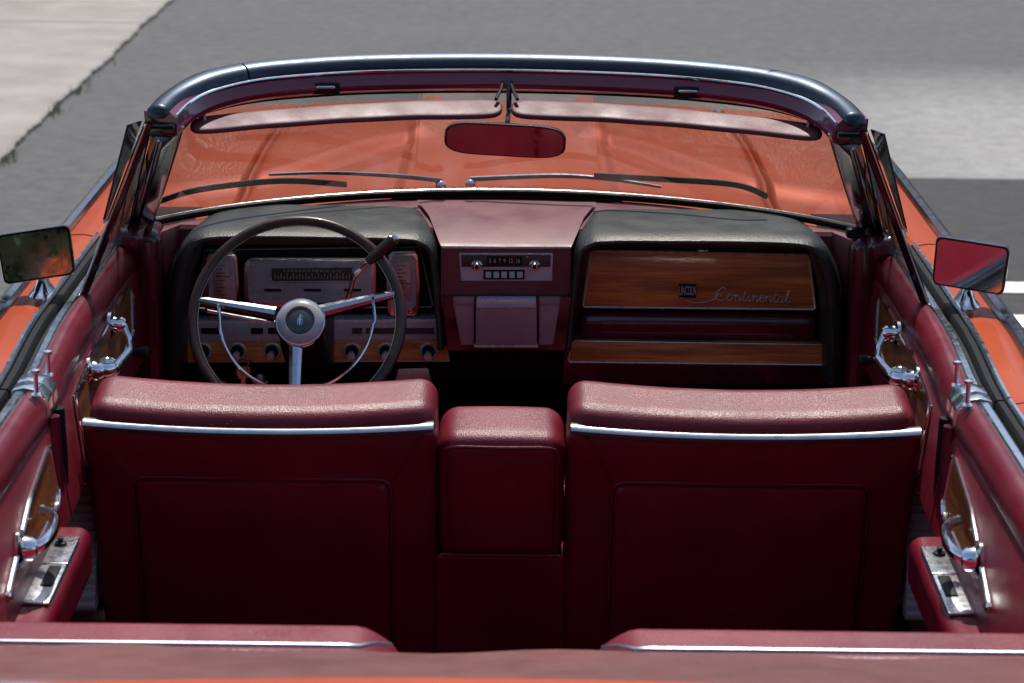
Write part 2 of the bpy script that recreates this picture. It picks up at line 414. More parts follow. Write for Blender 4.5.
# rear deck and cabin surround behind the boot
def deck_z(x, y): return 0.905 - 0.03 * (abs(x) / 0.84) ** 2
nx = 20
rings = []
for y in (-1.27, -1.285, -1.6, -2.2, -2.8, -2.84, -2.84):
    rings.append([(lerp(-0.84, 0.84, i / nx), y, deck_z(lerp(-0.84, 0.84, i / nx), y) - (0.03 if y == -1.27 else (0.45 if (len(rings) == 6) else 0))) for i in range(nx + 1)])
body.loft(rings, closed=False)
body.box(-0.84, 0.84, -2.83, -2.80, 0.3, 0.86)
bodyo = body.build('body', 'paint', car)
for s in (-1, 1):
    BEND = True
    f = side_piece(s, YR - 1.7, YR - 0.006).build('rear_fender', 'paint', car)
    blade(s, YR - 1.7, YR - 0.006).build('chrome_moulding', 'bladem', f)
    BEND = False
    f = side_piece(s, YF + 0.006, 2.80).build('front_fender', 'paint', car)
    blade(s, YF + 0.006, 2.80).build('chrome_moulding', 'bladem', f)
# hood height field (centre bulge that spreads towards the windshield)
def hood_z(x, y):
    a = abs(x)
    z = 0.965 - 0.035 * (a / 0.84) ** 2.2 - 0.085 * smooth((y - 1.7) / 1.4) * 1.0
    # curved valley from (0.23,1.95) out to (0.74,1.28)
    yl = 1.30 + 0.62 * math.exp(-((a - 0.18) / 0.27) ** 2) if a > 0.18 else 99
    lift = 0.020 * smooth((y - yl) / 0.10 + 0.5) if a > 0.18 else 0
    bulge = 0.012 * smooth((0.235 - a) / 0.03 + 0.5)
    gap = 0.02 * math.exp(-((a - 0.583) / 0.0045) ** 2) + 0.010 * math.exp(-((a - 0.565) / 0.003) ** 2)
    return z + lift + bulge - gap - 0.03
xs = sorted(set([lerp(-0.85, 0.85, i / 80) for i in range(81)] + [sg * (0.583 + d) for sg in (-1, 1) for d in (-0.010, -0.006, -0.003, 0, 0.003, 0.006, 0.01, -0.018, -0.015, -0.021)] + [sg * (0.235 + d) for sg in (-1, 1) for d in (-0.015, -0.01, -0.005, 0, 0.005, 0.01, 0.015)]))
hood = MB(); ysn = [1.16 + 1.80 * i / 70 for i in range(71)]
def cowl_cut(x): a = abs(x) / 0.745; return 1.235 - 0.25 * a ** 2.1 - 0.04 * a ** 8
rings = [[(x, lerp(cowl_cut(x), 2.76, (y - 1.16) / 1.8), hood_z(x, lerp(cowl_cut(x), 2.76, (y - 1.16) / 1.8))) for x in xs] for y in ysn]
rings.append([(x, 2.80, 0.80) for x in xs]); rings.append([(x, 2.82, 0.45) for x in xs])
hood.loft(rings, closed=False)
hoodo = hood.build('hood', 'paint', car, ang=60)
# floor pan and firewall
fl = MB(); fl.box(-0.86, 0.86, -1.35, 1.25, 0.18, 0.24); fl.box(-0.12, 0.12, -0.7, 1.2, 0.235, 0.27); fl.box(-0.85, 0.85, 1.2, 1.24, 0.23, 0.90)
fl.box(-0.85, 0.85, -1.36, -1.3, 0.23, 0.86)
floor = fl.build('floor_pan', 'dark', car)
for s in (-1, 1):
    MB().box(min(s * 0.745, s * 0.86), max(s * 0.745, s * 0.86), -1.2, 1.0, 0.24, 0.36).build('door_sill', 'trim', floor)
    # wheels under the arches
    for yw in (2.15, -1.95):
        wh = MB().lathe((s * 0.70, yw, 0.35), (s, 0, 0), [(0, 0.20), (0, 0.33), (0.02, 0.355), (0.18, 0.355), (0.205, 0.33), (0.21, 0.22), (0.19, 0.20)], 40).build('wheel', 'tyre', car)
        MB().lathe((s * 0.88, yw, 0.35), (s, 0, 0), [(0, 0.20), (0.02, 0.20), (0.03, 0.16), (0.015, 0.08), (0.035, 0.06), (0.04, 0)], 32).build('hubcap', 'chrome', wh)
# bumpers / grille for other points of view
MB().soft((0, 2.88, 0.50), (0.95, 0.07, 0.07), 0.05).build('front_bumper', 'chrome', car)
MB().soft((0, -2.95, 0.48), (0.95, 0.07, 0.07), 0.05).build('rear_bumper', 'chrome', car)

# ---------------- windshield
def base_pt(x): a = abs(x) / 0.745; return Vector((x, 1.22 - 0.25 * a ** 2.1 - 0.04 * a ** 8, 0.943 - 0.014 * a ** 2))
HDR = [(0, 0.68), (0.15, 0.675), (0.29, 0.657), (0.40, 0.63), (0.475, 0.60), (0.535, 0.56), (0.578, 0.512), (0.604, 0.455), (0.618, 0.385)]
HZ = [1.322, 1.321, 1.319, 1.315, 1.311, 1.304, 1.296, 1.287, 1.276]
hp = smoothpath([(-x, y, z) for (x, y), z in reversed(list(zip(HDR, HZ)))] + [(x, y, z) for (x, y), z in list(zip(HDR, HZ))[1:]], 4)
def hdr_frames(path):
    out = []
    for i, p in enumerate(path):
        t = (path[min(i + 1, len(path) - 1)] - path[max(i - 1, 0)]); t.z = 0; t.normalize()
        out.append((p, Vector((t.y, -t.x, 0)) * -1 if False else Vector((-t.y, t.x, 0))))
    return out
def sweep_hdr(m, sec, i0=0, i1=None):
    fr = hdr_frames(hp)[i0:i1]
    return m.loft([[p + n * a + Vector((0, 0, b)) for a, b in sec] for p, n in fr])
wf = MB(); sweep_hdr(wf, [(-0.018, -0.012), (-0.027, -0.020), (-0.030, -0.030), (-0.034, -0.036), (-0.037, -0.044), (-0.034, -0.054), (-0.020, -0.060), (0.01, -0.060), (0.028, -0.04), (0.03, -0.012)])
wfo = wf.build('windshield_frame', 'maroonhdr', car)
nh = len(hp)
capsec = [(-0.030, -0.018), (-0.0305, -0.012), (-0.026, -0.001), (-0.018, 0.006), (0.0, 0.010), (0.02, 0.007), (0.038, -0.004), (0.046, -0.022), (0.034, -0.03), (0.0, -0.012), (-0.018, -0.03)]
cut1, cut2 = int(nh * 0.235), int(nh * 0.765)
for a, b in ((0, cut1), (cut1, cut2 + 1), (cut2, nh)):
    m = MB(); fr = hdr_frames(hp)[a:b + (0 if b == nh else 1)]
    if b != nh: p, n = fr[-1]; q, _ = fr[-2]; fr[-1] = (p + (q - p).normalized() * 0.0035, n)
    def tk(p):
        e = smooth((abs(p.x) - 0.545) / 0.075); return 1 - 0.42 * e
    m.loft([[p + n * (u * tk(p)) + Vector((0, 0, (v - 0.012) * tk(p) + 0.012 * tk(p) - 0.010 * (1 - tk(p)))) for u, v in capsec] for p, n in fr])
    e_ = 0 if a == 0 else (-1 if b == nh else None)
    if e_ is not None:
        p, n = fr[e_]; q, _ = fr[1 if e_ == 0 else -2]; d = (p - q).normalized(); cc = p + Vector((0, 0, -0.022))
        last = [p + n * (u * tk(p)) + Vector((0, 0, (v - 0.012) * tk(p) + 0.012 * tk(p) - 0.010 * (1 - tk(p)))) for u, v in capsec]
        m.loft([last] + [[cc + (v - cc) * k + d * o for v in last] for k, o in ((0.96, 0.004), (0.82, 0.008), (0.5, 0.011), (0.05, 0.012))])
    m.build('header_cap', 'steel', wfo)
bead = MB(); bead.tube([p + n * -0.030 + Vector((0, 0, -0.019)) for p, n in hdr_frames(hp)[:]], 0.0034, 8); bead.build('chrome_bead', 'chrome', wfo)
# under-header black seal
seal = MB(); seal.tube([p + n * 0.0 + Vector((0, 0, -0.062)) for p, n in hdr_frames(hp)[2:-2]], 0.006, 8); seal.build('header_seal', 'rubber', wfo)
# glass
def top_pt(u):   # u -1..1 along header
    k = (u + 1) / 2 * (nh - 1) * 0.94 + (nh - 1) * 0.03; i = min(int(k), nh - 2); p = hp[i].lerp(hp[i + 1], k - i); fr = hdr_frames(hp)[i][1]
    return p + fr * 0.004 + Vector((0, 0, -0.058))
nu, nv = 48, 12
rings = []
for j in range(nv + 1):
    v = j / nv; row = []
    for i in range(nu + 1):
        u = -1 + 2 * i / nu; b = base_pt(u * 0.735); t = top_pt(u); p = b.lerp(t, v)
        p.y += 0.02 * math.sin(math.pi * v); p.z += 0.012 * math.sin(math.pi * v); row.append(p)
    rings.append(row)
MB().loft(rings, closed=False).build('windshield', 'glass', car, recalc=True)
bp = [base_pt(lerp(-0.742, 0.742, i / 40)) for i in range(41)]
MB().tube([p + Vector((0, 0.0, 0.003)) for p in bp], 0.008, 8).build('windshield_seal', 'rubber', wfo)
MB().tube([p + Vector((0, 0.004, 0.010)) for p in bp], 0.0018, 8).build('windshield_chrome_strip', 'bladem', wfo)
# pillars
for s in (-1, 1):
    top = Vector((s * 0.606, 0.395, 1.232)); bot = Vector((s * 0.752, 0.97, 0.93))
    m = MB(); rings = []
    for i in range(13):
        t = i / 12; p = top.lerp(bot, t); p.y += 0.02 * math.sin(math.pi * t)
        wd = lerp(0.022, 0.026, t)
        rings.append([p + Vector((s * a * wd, b, c)) for a, b, c in ((-1, -0.01, -0.005), (-1.1, 0.02, 0.01), (0.2, 0.045, 0.03), (1.1, 0.02, 0.01), (1.2, -0.03, -0.01), (0.2, -0.035, -0.02))])
    m.loft(rings); m.build('windshield_pillar', 'gloss', car, bev=0.003)
    # bright edges along the pillar
    tr = MB()
    for off, rad in (((-1.15 * 0.024, -0.004, 0.004), 0.0028), ((1.25 * 0.026, -0.02, 0.0), 0.004), ((0.012, -0.036, -0.016), 0.0022)):
        tr.tube([top.lerp(bot, i / 12) + Vector((s * off[0], off[1] + 0.02 * math.sin(math.pi * i / 12), off[2])) for i in range(13)], rad, 6)
    tr.build('pillar_chrome_strip', 'trim', wfo)
    # header end casting
    e = MB().soft((s * 0.616, 0.385, 1.232), (0.026, 0.014, 0.012), 0.005, k=2, flat=2)
    e.build('header_end_cap', 'gloss', wfo)
    # latches in the header
    i = int(nh / 2 + s * nh * 0.155); p, n = hdr_frames(hp)[i]
    c = p + n * -0.034 + Vector((0, 0, -0.046))
    MB().soft(c, (0.028, 0.006, 0.011), 0.004, k=2, flat=2).build('roof_latch_socket', 'black', wfo)
    MB().soft(c + Vector((-s * 0.002, -0.006, 0.003)), (0.018, 0.003, 0.003), 0.0025, k=2, flat=1).build('roof_latch_pin', 'trim', wfo)

# ---------------- sun visors
for s in (-1, 1):
    m = MB(); rings = []
    for i in range(61):
        q = -math.cos(math.pi * i / 60); x = 0.292 + 0.284 * q; t = x / 0.6
        k = max(0.02, (1 - abs(q) ** 22)) ** 0.5 * lerp(1.0, 0.9, t)
        yc = 0.585 - 0.20 * max(0, t - 0.25) ** 1.6; zc = 1.240 - 0.019 * t ** 1.3
        rings.append([(s * x, yc + 0.030 * k * math.copysign(abs(math.cos(a)) ** 0.4, math.cos(a)), zc + 0.0065 * k ** 0.5 * math.copysign(abs(math.sin(a)) ** 0.6, math.sin(a)) + 0.34 * 0.030 * k * math.copysign(abs(math.cos(a)) ** 0.4, math.cos(a)) + 0.0003 * math.sin(x * 45)) for a in [2 * math.pi * j / 28 for j in range(28)]])
    m.loft(rings)
    v = m.build('sun_visor', 'visor', car)
    MB().tube(smoothpath([(s * 0.552, 0.485, 1.222), (s * 0.558, 0.50, 1.238), (s * 0.556, 0.515, 1.250)], 4), 0.007, 8).build('visor_bracket', 'maroonhdr', v)
    MB().tube([(s * 0.02, 0.59, 1.258), (s * 0.012, 0.62, 1.27), (s * 0.008, 0.64, 1.282)], 0.0035, 8).build('visor_hinge', 'black', v)
# ---------------- rear view mirror
c = Vector(P(505, 140, 0.50))
hw, hh = 0.114 * 0.985, 0.031
def mdf(x, y, z): return (x, y, z)
m = MB(); pl = [(hw * math.copysign(abs(math.cos(t)) ** 0.38, math.cos(t)), hh * math.copysign(abs(math.sin(t)) ** 0.62, math.sin(t))) for t in [2 * math.pi * i / 48 for i in range(48)]]
tfm = Matrix.Translation(c) @ Matrix.Rotation(R(1.5), 4, 'Y') @ Matrix.Rotation(R(5.5), 4, 'X') @ Matrix.Rotation(R(-4), 4, 'Z')
MB().loft([[(x * k, y, z * k) for x, z in pl] for k, y in ((0.98, -0.003), (1.0, 0.0), (0.99, 0.008), (0.9, 0.018), (0.6, 0.026))]).build('interior_mirror', 'gloss', car, tf=tfm)
imo = bpy.data.objects['interior_mirror']
MB().loft([[(x * 0.955, -0.0035, z * 0.9) for x, z in pl], [(x * 0.955, -0.0045, z * 0.9) for x, z in pl]]).build('mirror_glass', 'dmirror', imo, tf=tfm)
MB().tube(smoothpath([c + Vector((0.002, 0.02, 0.0)), c + Vector((0.004, 0.045, 0.03)), (0.004, 0.60, 1.235), (0.004, 0.64, 1.285)], 5), 0.005, 8).build('mirror_stem', 'gloss', imo)

# ---------------- wipers
def on_glass(px, py):
    """find the windshield surface point seen near a measured position (walk the surface)"""
    best = None
    d = CAM_ROT @ Vector(((px - 512) / FPX, -(py - 341.5) / FPX, -1))
    for row in rings_glass:
        for p in row:
            v = p - CAM_LOC; k = v.dot(d) / d.length_squared; e = (v - d * k).length
            if best is None or e < best[0]: best = (e, p)
    return best[1]
rings_glass = []
for j in range(0, 80):
    v = j / 220; row = []
    for i in range(241):
        u = -1 + 2 * i / 240; b = base_pt(u * 0.735); t = top_pt(u); p = b.lerp(t, v)
        p.y += 0.02 * math.sin(math.pi * v); p.z += 0.012 * math.sin(math.pi * v); row.append(p)
    rings_glass.append(row)
OUT = Vector((0, 0.005, 0.004))
def wiper(blade_px, arm_px):
    b = smoothpath([on_glass(*q) + OUT for q in blade_px], 6)
    w_ = MB().tube(b, 0.0045, 8).build('wiper', 'rubber', car)
    MB().tube([p + Vector((0, -0.003, 0.006)) for p in b], 0.0032, 8).build('blade_holder', 'rubber', w_)
    a = smoothpath([on_glass(*q) + OUT * 1.7 for q in arm_px], 6)
    MB().tube(a, [lerp(0.006, 0.003, i / (len(a) - 1)) for i in range(len(a))], 8).build('wiper_arm', 'steel', w_)
    MB().lathe(a[0] + Vector((0, -0.004, -0.012)), (0, -0.3, 1), [(0, 0.011), (0.008, 0.011), (0.012, 0.006), (0.013, 0)], 16).build('wiper_pivot', 'chrome', w_)
wiper([(157, 206), (200, 193), (281, 184), (346, 188)], [(442, 184), (400, 180), (330, 177), (268, 179)])
wiper([(593, 178), (670, 183), (735, 188), (768, 200)], [(470, 183), (556, 180), (610, 183), (662, 191)])

# ---------------- dashboard
dash = MB()
dash.box(-0.744, 0.744, 0.965, 1.19, 0.60, 0.915)
dasho = dash.build('dashboard', 'dark', car, bev=0.004)
# upper cowl skin up to the glass
rings = []
for i in range(41):
    x = lerp(-0.744, 0.744, i / 40); yb_ = base_pt(max(-0.742, min(0.742, x))).y - 0.004
    y0 = 0.87 if abs(x) > 0.69 else (0.96 if abs(x) > 0.12 else 1.02)
    y0 = min(y0, yb_ - 0.02)
    rings.append([(x, y0, 0.80), (x, y0, 0.918), (x, y0 + 0.006, 0.926), (x, lerp(y0, yb_, 0.5), 0.928), (x, yb_, 0.934 - 0.012 * (abs(x) / 0.74) ** 2), (x, yb_, 0.88)])
MB().loft([list(r) for r in rings], closed=False).build('cowl_top', 'redtop', dasho)
YL = 0.84
def pod(mirror):
    out = [(844, 385), (845, 330), (842, 285), (834, 259), (822, 246), (800, 240.5), (740, 238.5), (660, 238), (606, 238), (588, 241), (577, 250), (572, 275), (568, 310), (564, 352)]
    pts = [Vector(P(x, y - (x - 505) * 0.0157 * 0, YL)) for x, y in out]
    pts = smoothpath(pts, 5)
    cx = sum(p.x for p in pts) / len(pts)
    if mirror: pts = [Vector((-p.x, p.y, p.z)) for p in pts]
    cen = Vector(((0.40 if not mirror else -0.40), YL, 0.72))
    # section: (inward offset, y, extra z)
    prof = [(0.014, 1.15, -0.004), (0.000, 1.11, 0.000), (-0.001, 0.98, 0.001), (0.0, 0.90, 0.001), (0.0, 0.87, 0.001), (0.004, 0.852, -0.001), (0.011, 0.842, 0), (0.019, 0.841, 0), (0.026, 0.850, 0), (0.030, 0.87, 0), (0.032, 0.93, 0), (0.036, 0.962, 0)]
    rings = []
    for i, p in enumerate(pts):
        t = (pts[min(i + 1, len(pts) - 1)] - pts[max(i - 1, 0)]).normalized()
        n = Vector((-t.z, 0, t.x)); 
        if n.dot(cen - p) < 0: n = -n
        top = max(0, -n.z); side = abs(n.x)
        r = []
        for off, y, dz in prof:
            inner = abs(p.x) < 0.2; k = 1.0 if (off < 0 or y > 1) else (0.55 * top + (0.5 if inner else 1.25) * side)
            q = p + n * off * k
            shrink = 1 - 0.10 * smooth((y - 0.9) / 0.27) * (1 if top > -1 else 0)
            qx = cen.x + (q.x - cen.x) * shrink
            r.append((qx, y, q.z + dz * top))
        rings.append(r)
    return MB().loft(rings, closed=False).build('padded_binnacle', 'padblk', dasho, ang=50)
pod(False); pod(True)
for s in (-1, 1):   # light piping along the inner shoulder of each pad
    pass
# back of each pod
YP = 0.945
def polyP(pts, Y): return [(P(x, y, Y)[0], P(x, y, Y)[2]) for x, y in pts]
def plate(pts, Y, th, name, mat, parent, bev=0.001):
    return MB().prism(polyP(pts, Y), Y, Y + th).build(name, mat, parent, bev=bev)
def outline(pts, Y, r, name, mat, parent):
    pp = [Vector(P(x, y, Y)) for x, y in pts]; dense = []
    for i, p in enumerate(pp):
        q = pp[(i + 1) % len(pp)]; L = (q - p).length; e = min(0.004, L * 0.2)
        dense += [p.lerp(q, e / L), p.lerp(q, 1 - e / L)]
    return MB().tube(dense, r, 6, closed=True).build(name, mat, parent)
def rr(x0, x1, y0, y1, r, n=4, taper=0.0):
    pts = rrect(x0, x1, y0, y1, r, n); cx = (x0 + x1) / 2
    return [(cx + (x - cx) * (1 + taper * (y - y0) / (y1 - y0)), y) for x, y in pts]
# driver's side: black recess board with bright outline
plate([(196, 247), (436, 245), (446, 322), (176, 322)], 0.947, 0.01, 'instrument_board', 'black', dasho)
outline([(205, 250), (420, 247), (433, 307), (198, 309)], 0.944, 0.0014, 'board_outline', 'line_metal', dasho)
# speedometer (wide)
sp = plate(rr(244, 376, 258, 307, 9), 0.915, 0.03, 'speedometer', 'trim', dasho, 0.002)
plate(rr(248, 372, 261.5, 303, 7), 0.910, 0.008, 'dial_face', 'face', sp, 0.001)
plate([(271, 268), (353, 267), (353, 281), (271, 282)], 0.907, 0.004, 'scale_window', 'facedk', sp, 0.0005)
outline([(271, 268), (353, 267), (353, 281), (271, 282)], 0.906, 0.0009, 'scale_frame', 'line_metal', sp)
tk = MB()
for i in range(25):
    x = 275 + i * 3.1; a = P(x, 279, 0.9055); b_ = P(x, 275.5 if i % 2 else 273.5, 0.9055)
    tk.box(a[0] - 0.0006, a[0] + 0.0006, 0.905, 0.907, min(a[2], b_[2]), max(a[2], b_[2]))
tk.build('scale_marks', 'cream', sp)
text_mesh('0 10 20 30 40 50 60 70 80 90 100 110 120', 0.0068, 'scale_figures', 'cream', sp, face_tf(P(312, 271.0, 0.9062)))
for x0, x1 in ((264, 281), (304, 321), (344, 361)):
    plate([(x0, 289), (x1, 289), (x1, 291.5), (x0, 291.5)], 0.908, 0.004, 'warning_lamp_slot', 'black', sp, 0)
# vertical gauges
for x0, x1, nm in ((206, 238, 0), (387, 419, 1)):
    gz = plate([(x0 + 4, 252), (x1 - 4, 251), (x1 - 1, 256), (x1 + 1, 285), (x1 - 1, 312), (x1 - 4, 316), (x0 + 4, 316), (x0 + 1, 312), (x0 - 1, 285), (x0 + 1, 256)] if nm else [(x0 + 2, 254), (x1 - 4, 252), (x1 - 1, 257), (x1 + 1, 285), (x1 - 3, 308), (x0, 309), (x0 - 3, 285), (x0, 258)], 0.915, 0.03, 'gauge', 'trim', dasho, 0.002)
    plate(rr(x0 + 3, x1 - 3, 256, 309 if nm else 303, 6), 0.911, 0.006, 'gauge_face', 'face', gz, 0.001)
    plate(rr(x0 + 8, x1 - 8, 262, 300, 4), 0.9085, 0.004, 'gauge_window', 'satin', gz, 0.0005)
    tk = MB()
    for i in range(9):
        yy = 266 + i * 3.6; a = P(x0 + 10, yy, 0.9075); b_ = P(x0 + (16 if i % 2 else 19), yy, 0.9075)
        tk.box(a[0], b_[0], 0.9072, 0.9087, a[2] - 0.0006, a[2] + 0.0006)
    tk.build('gauge_marks', 'black', gz)
    a = P(x0 + 10, 282 if nm else 276, 0.9065); b_ = P(x0 + 23, 284 if nm else 277, 0.9065)
    MB().tube([a, b_], 0.0012, 6).build('gauge_needle', 'redlamp', gz)
    for q in range(2):
        MB().lathe(P(x0 + 8 + 16 * q, 312 if nm else 305, 0.913), (0, -1, 0), [(0, 0.003), (0.004, 0.003), (0.005, 0)], 10).build('gauge_screw', 'chrome', gz)
# lower control strip
low = plate([(187, 321), (442, 319), (450, 362), (179, 363)], 0.905, 0.06, 'control_panel', 'line_metal', dasho, 0.002)
plate([(190, 324), (440, 322), (443.5, 339), (187, 341)], 0.902, 0.006, 'control_band', 'face', low, 0.0006)
plate([(187, 342.5), (445, 340), (448, 360), (182, 361.5)], 0.902, 0.006, 'wood_strip', 'wood', low, 0.0006)
plate([(292, 318), (334, 318), (334, 364), (292, 364)], 0.897, 0.008, 'column_shroud_plate', 'facedk', low, 0.002)
for x0, x1, mt in ((201, 222, 'black'), (251, 263, 'black'), (268, 280, 'black'), (352, 362, 'facedk'), (366, 434, 'facedk')):
    plate([(x0, 328), (x1, 328), (x1, 334), (x0, 334)], 0.9005, 0.003, 'control_slider', mt, low, 0)
for kx in (203, 237.5, 272, 352, 386, 428.5):
    c = Vector(P(kx, 351, 0.902)); k = MB().lathe(c, (0, -1, 0), [(0, 0.0185), (0.003, 0.019), (0.005, 0.0165), (0.004, 0.014)], 28).build('knob', 'line_metal', low)
    MB().lathe(c, (0, -1, 0), [(0.003, 0.0135), (0.006, 0.0135), (0.012, 0.012), (0.016, 0.009)], 24).build('knob_collar', 'black', k)
    MB().lathe(c, (0, -1, -0.12), [(0.012, 0.006), (0.022, 0.0075), (0.032, 0.0085), (0.036, 0.0075), (0.037, 0)], 20).build('knob_stem', 'line_metal', k)
# labels tag under the strip
plate([(253, 388), (268, 386), (268, 381), (253, 382)], 0.90, 0.004, 'pull_handle', 'hub', dasho, 0.001)
MB().lathe(P(260.5, 378, 0.90), (0, -1, 0), [(0, 0.011), (0.01, 0.011), (0.014, 0.007), (0.015, 0)], 18).build('pull_knob', 'satin', dasho)
plate([(215, 386), (226, 386), (226, 382), (215, 382)], 0.90, 0.004, 'pull_handle', 'hub', dasho, 0.001)
plate([(398, 369), (428, 368), (432, 384), (394, 386)], 0.92, 0.02, 'pedal_bracket', 'satin', dasho, 0.002)

# passenger side: glovebox
plate([(574, 247), (828, 249), (838, 384), (562, 384)], 0.957, 0.01, 'passenger_board', 'maroon', dasho)
gb = plate([(591, 251), (809, 255), (815, 309), (583, 307)], 0.925, 0.04, 'glovebox_door', 'wood', dasho, 0.003)
outline([(591, 250.5), (809, 255), (815.5, 309.5), (582.5, 307)], 0.9235, 0.0022, 'glovebox_trim', 'line_metal', gb)
MB().soft(P(703, 250.5, 0.921), (0.011, 0.005, 0.0035), 0.003, k=2, flat=1).build('glovebox_latch', 'trim', gb)
MB().soft((P(697, 322, 0.945)[0], 0.945, P(697, 325, 0.945)[2]), (0.247, 0.03, 0.031), 0.022).build('knee_roll', 'maroon', dasho)
ws = plate([(573, 341), (829, 345), (830, 365), (567.5, 362)], 0.90, 0.06, 'lower_wood_strip', 'wood', dasho, 0.003)
outline([(573, 341), (829, 345), (830.5, 365), (567.5, 362)], 0.898, 0.0017, 'strip_trim', 'line_metal', ws)
# badge on the glovebox
YB = 0.9205
bx = [(679, 284), (696.5, 284.5), (696, 298), (679, 297.5)]
plate(bx, YB + 0.001, 0.003, 'badge_plate', 'black', gb, 0)
x_, _, z_ = P(687.6, 291, YB)
text_mesh('LINCOLN', 0.0155, 'badge_lettering', 'cream', gb, face_tf((x_, YB - 0.0005, z_)) @ Matrix.Diagonal((0.52, 1.75, 1, 1)), 0.0008)
# flowing script: Continental, drawn as pen strokes (units: letter heights, x advance)
def script_strokes():
    S = []
    S.append([(0.95, 1.25), (0.8, 1.45), (0.45, 1.4), (0.1, 0.9), (0.05, 0.35), (0.4, 0.0), (0.9, 0.1), (1.2, 0.4)])                      # C
    def o(x): return [(x, 0.35), (x + 0.1, 0.7), (x + 0.4, 0.75), (x + 0.55, 0.4), (x + 0.35, 0.03), (x + 0.05, 0.1), (x, 0.35), (x + 0.25, 0.72), (x + 0.7, 0.6)]
    def n(x): return [(x, 0.55), (x + 0.12, 0.7), (x + 0.1, 0.0), (x + 0.15, 0.5), (x + 0.4, 0.74), (x + 0.52, 0.5), (x + 0.5, 0.08), (x + 0.62, 0.02), (x + 0.8, 0.3)]
    def t(x): return [(x, 0.3), (x + 0.2, 1.25), (x + 0.14, 0.2), (x + 0.3, 0.0), (x + 0.5, 0.3)]
    def tb(x): return [(x - 0.05, 0.85), (x + 0.45, 0.92)]
    def i_(x): return [(x, 0.3), (x + 0.14, 0.7), (x + 0.12, 0.1), (x + 0.25, 0.0), (x + 0.42, 0.3)]
    def e(x): return [(x, 0.3), (x + 0.35, 0.45), (x + 0.38, 0.68), (x + 0.15, 0.7), (x + 0.05, 0.35), (x + 0.2, 0.0), (x + 0.45, 0.08), (x + 0.6, 0.3)]
    def a(x): return [(x + 0.5, 0.65), (x + 0.2, 0.72), (x, 0.35), (x + 0.15, 0.0), (x + 0.4, 0.2), (x + 0.5, 0.68), (x + 0.48, 0.1), (x + 0.6, 0.0), (x + 0.78, 0.3)]
    def l(x): return [(x, 0.3), (x + 0.3, 1.2), (x + 0.2, 1.45), (x + 0.1, 1.1), (x + 0.12, 0.2), (x + 0.3, 0.0), (x + 0.6, 0.2)]
    S.append(o(1.25)); S.append(n(2.0)); S.append(t(2.85)); S.append(tb(2.9)); S.append(i_(3.4)); S.append([(3.56, 1.0), (3.6, 1.05)])
    S.append(n(3.9)); S.append(e(4.7)); S.append(n(5.3)); S.append(t(6.15)); S.append(tb(6.2)); S.append(a(6.65)); S.append(l(7.45))
    return S
x0_, _, z0_ = P(715, 300, YB); x1_, _, z1_ = P(790, 303, YB); u = (x1_ - x0_) / 8.0
sc = MB()
for st in script_strokes():
    pts = smoothpath([(x0_ + (q[0] + q[1] * 0.12) * u, YB, z0_ + (z1_ - z0_) * q[0] / 8 + q[1] * u * 0.95) for q in st], 4)
    sc.tube(pts, 0.00095, 5)
sc.tube(smoothpath([P(686, 300, YB), P(692, 302.5, YB), P(705, 302, YB), P(714, 299, YB), P(719, 294, YB), P(722, 297, YB)], 4), 0.0011, 5)
sc.build('badge_script', 'line_metal', gb)

# centre stack
cs = MB(); q0 = P(441, 246, 0.86); q1 = P(571, 246, 0.86)
cs.loft([[(q0[0], 0.862, 0.80), (q0[0], 0.862, q0[2]), (q0[0] - 0.004, 0.875, q0[2] + 0.005), (q0[0] - 0.03, 1.03, 0.936), (q0[0] - 0.06, 1.16, 0.941)],
         [(q1[0], 0.862, 0.80), (q1[0], 0.862, q0[2]), (q1[0] + 0.004, 0.875, q0[2] + 0.005), (q1[0] + 0.03, 1.03, 0.936), (q1[0] + 0.06, 1.16, 0.941)]], closed=False)
cs.build('centre_top_panel', 'redtop', dasho)
outline([(442, 248), (570, 248), (570, 247), (442, 247)], 0.858, 0.0012, 'centre_bright_edge', 'line_metal', dasho)
ct = plate([(443, 249), (569, 249), (574, 294), (440, 294)], 0.868, 0.08, 'centre_stack', 'maroon', dasho, 0.002)
cl = plate([(440, 296), (574, 296), (566, 351), (448, 351)], 0.850, 0.10, 'centre_console', 'maroon', dasho, 0.004)
rad = plate([(459, 253), (553, 253), (552, 281), (461, 281)], 0.860, 0.02, 'radio', 'lip', dasho, 0.002)
plate([(461, 255), (551, 255), (550.5, 267), (461.5, 267)], 0.8575, 0.004, 'radio_upper_face', 'facedk', rad, 0.0004)
plate([(487, 256.5), (522, 256.5), (522, 265.5), (487, 265.5)], 0.8560, 0.003, 'tuning_dial', 'black', rad, 0)
text_mesh('5  6  7  9  12  16', 0.0098, 'dial_figures', 'cream', rad, face_tf(P(504.5, 261, 0.8552)) @ Matrix.Diagonal((0.95, 1.3, 1, 1)))
MB().tube([P(514, 257, 0.8555), P(514, 265, 0.8555)], 0.0008, 5).build('dial_pointer', 'redlamp', rad)
plate([(483.5, 270), (524.5, 270), (524.5, 279.5), (483.5, 279.5)], 0.8575, 0.004, 'button_recess', 'black', rad, 0)
for i in range(5):
    x = 485.5 + i * 7.9
    plate([(x, 272.5), (x + 5.6, 272.5), (x + 5.6, 278), (x, 278)], 0.849, 0.01, 'preset_button', 'cream', rad, 0.0008)
for x in (477, 534.5):
    c = Vector(P(x, 265, 0.857))
    k = MB().lathe(c, (0, -1, 0), [(0, 0.0115), (0.004, 0.011), (0.006, 0.008), (0.016, 0.0075), (0.018, 0.006), (0.018, 0)], 22).build('radio_knob', 'trim', rad)
    MB().lathe(c + Vector((0, -0.018, 0)), (0, -1, 0), [(0, 0.004), (0.002, 0.004), (0.002, 0)], 12).build('knob_cap', 'black', k)
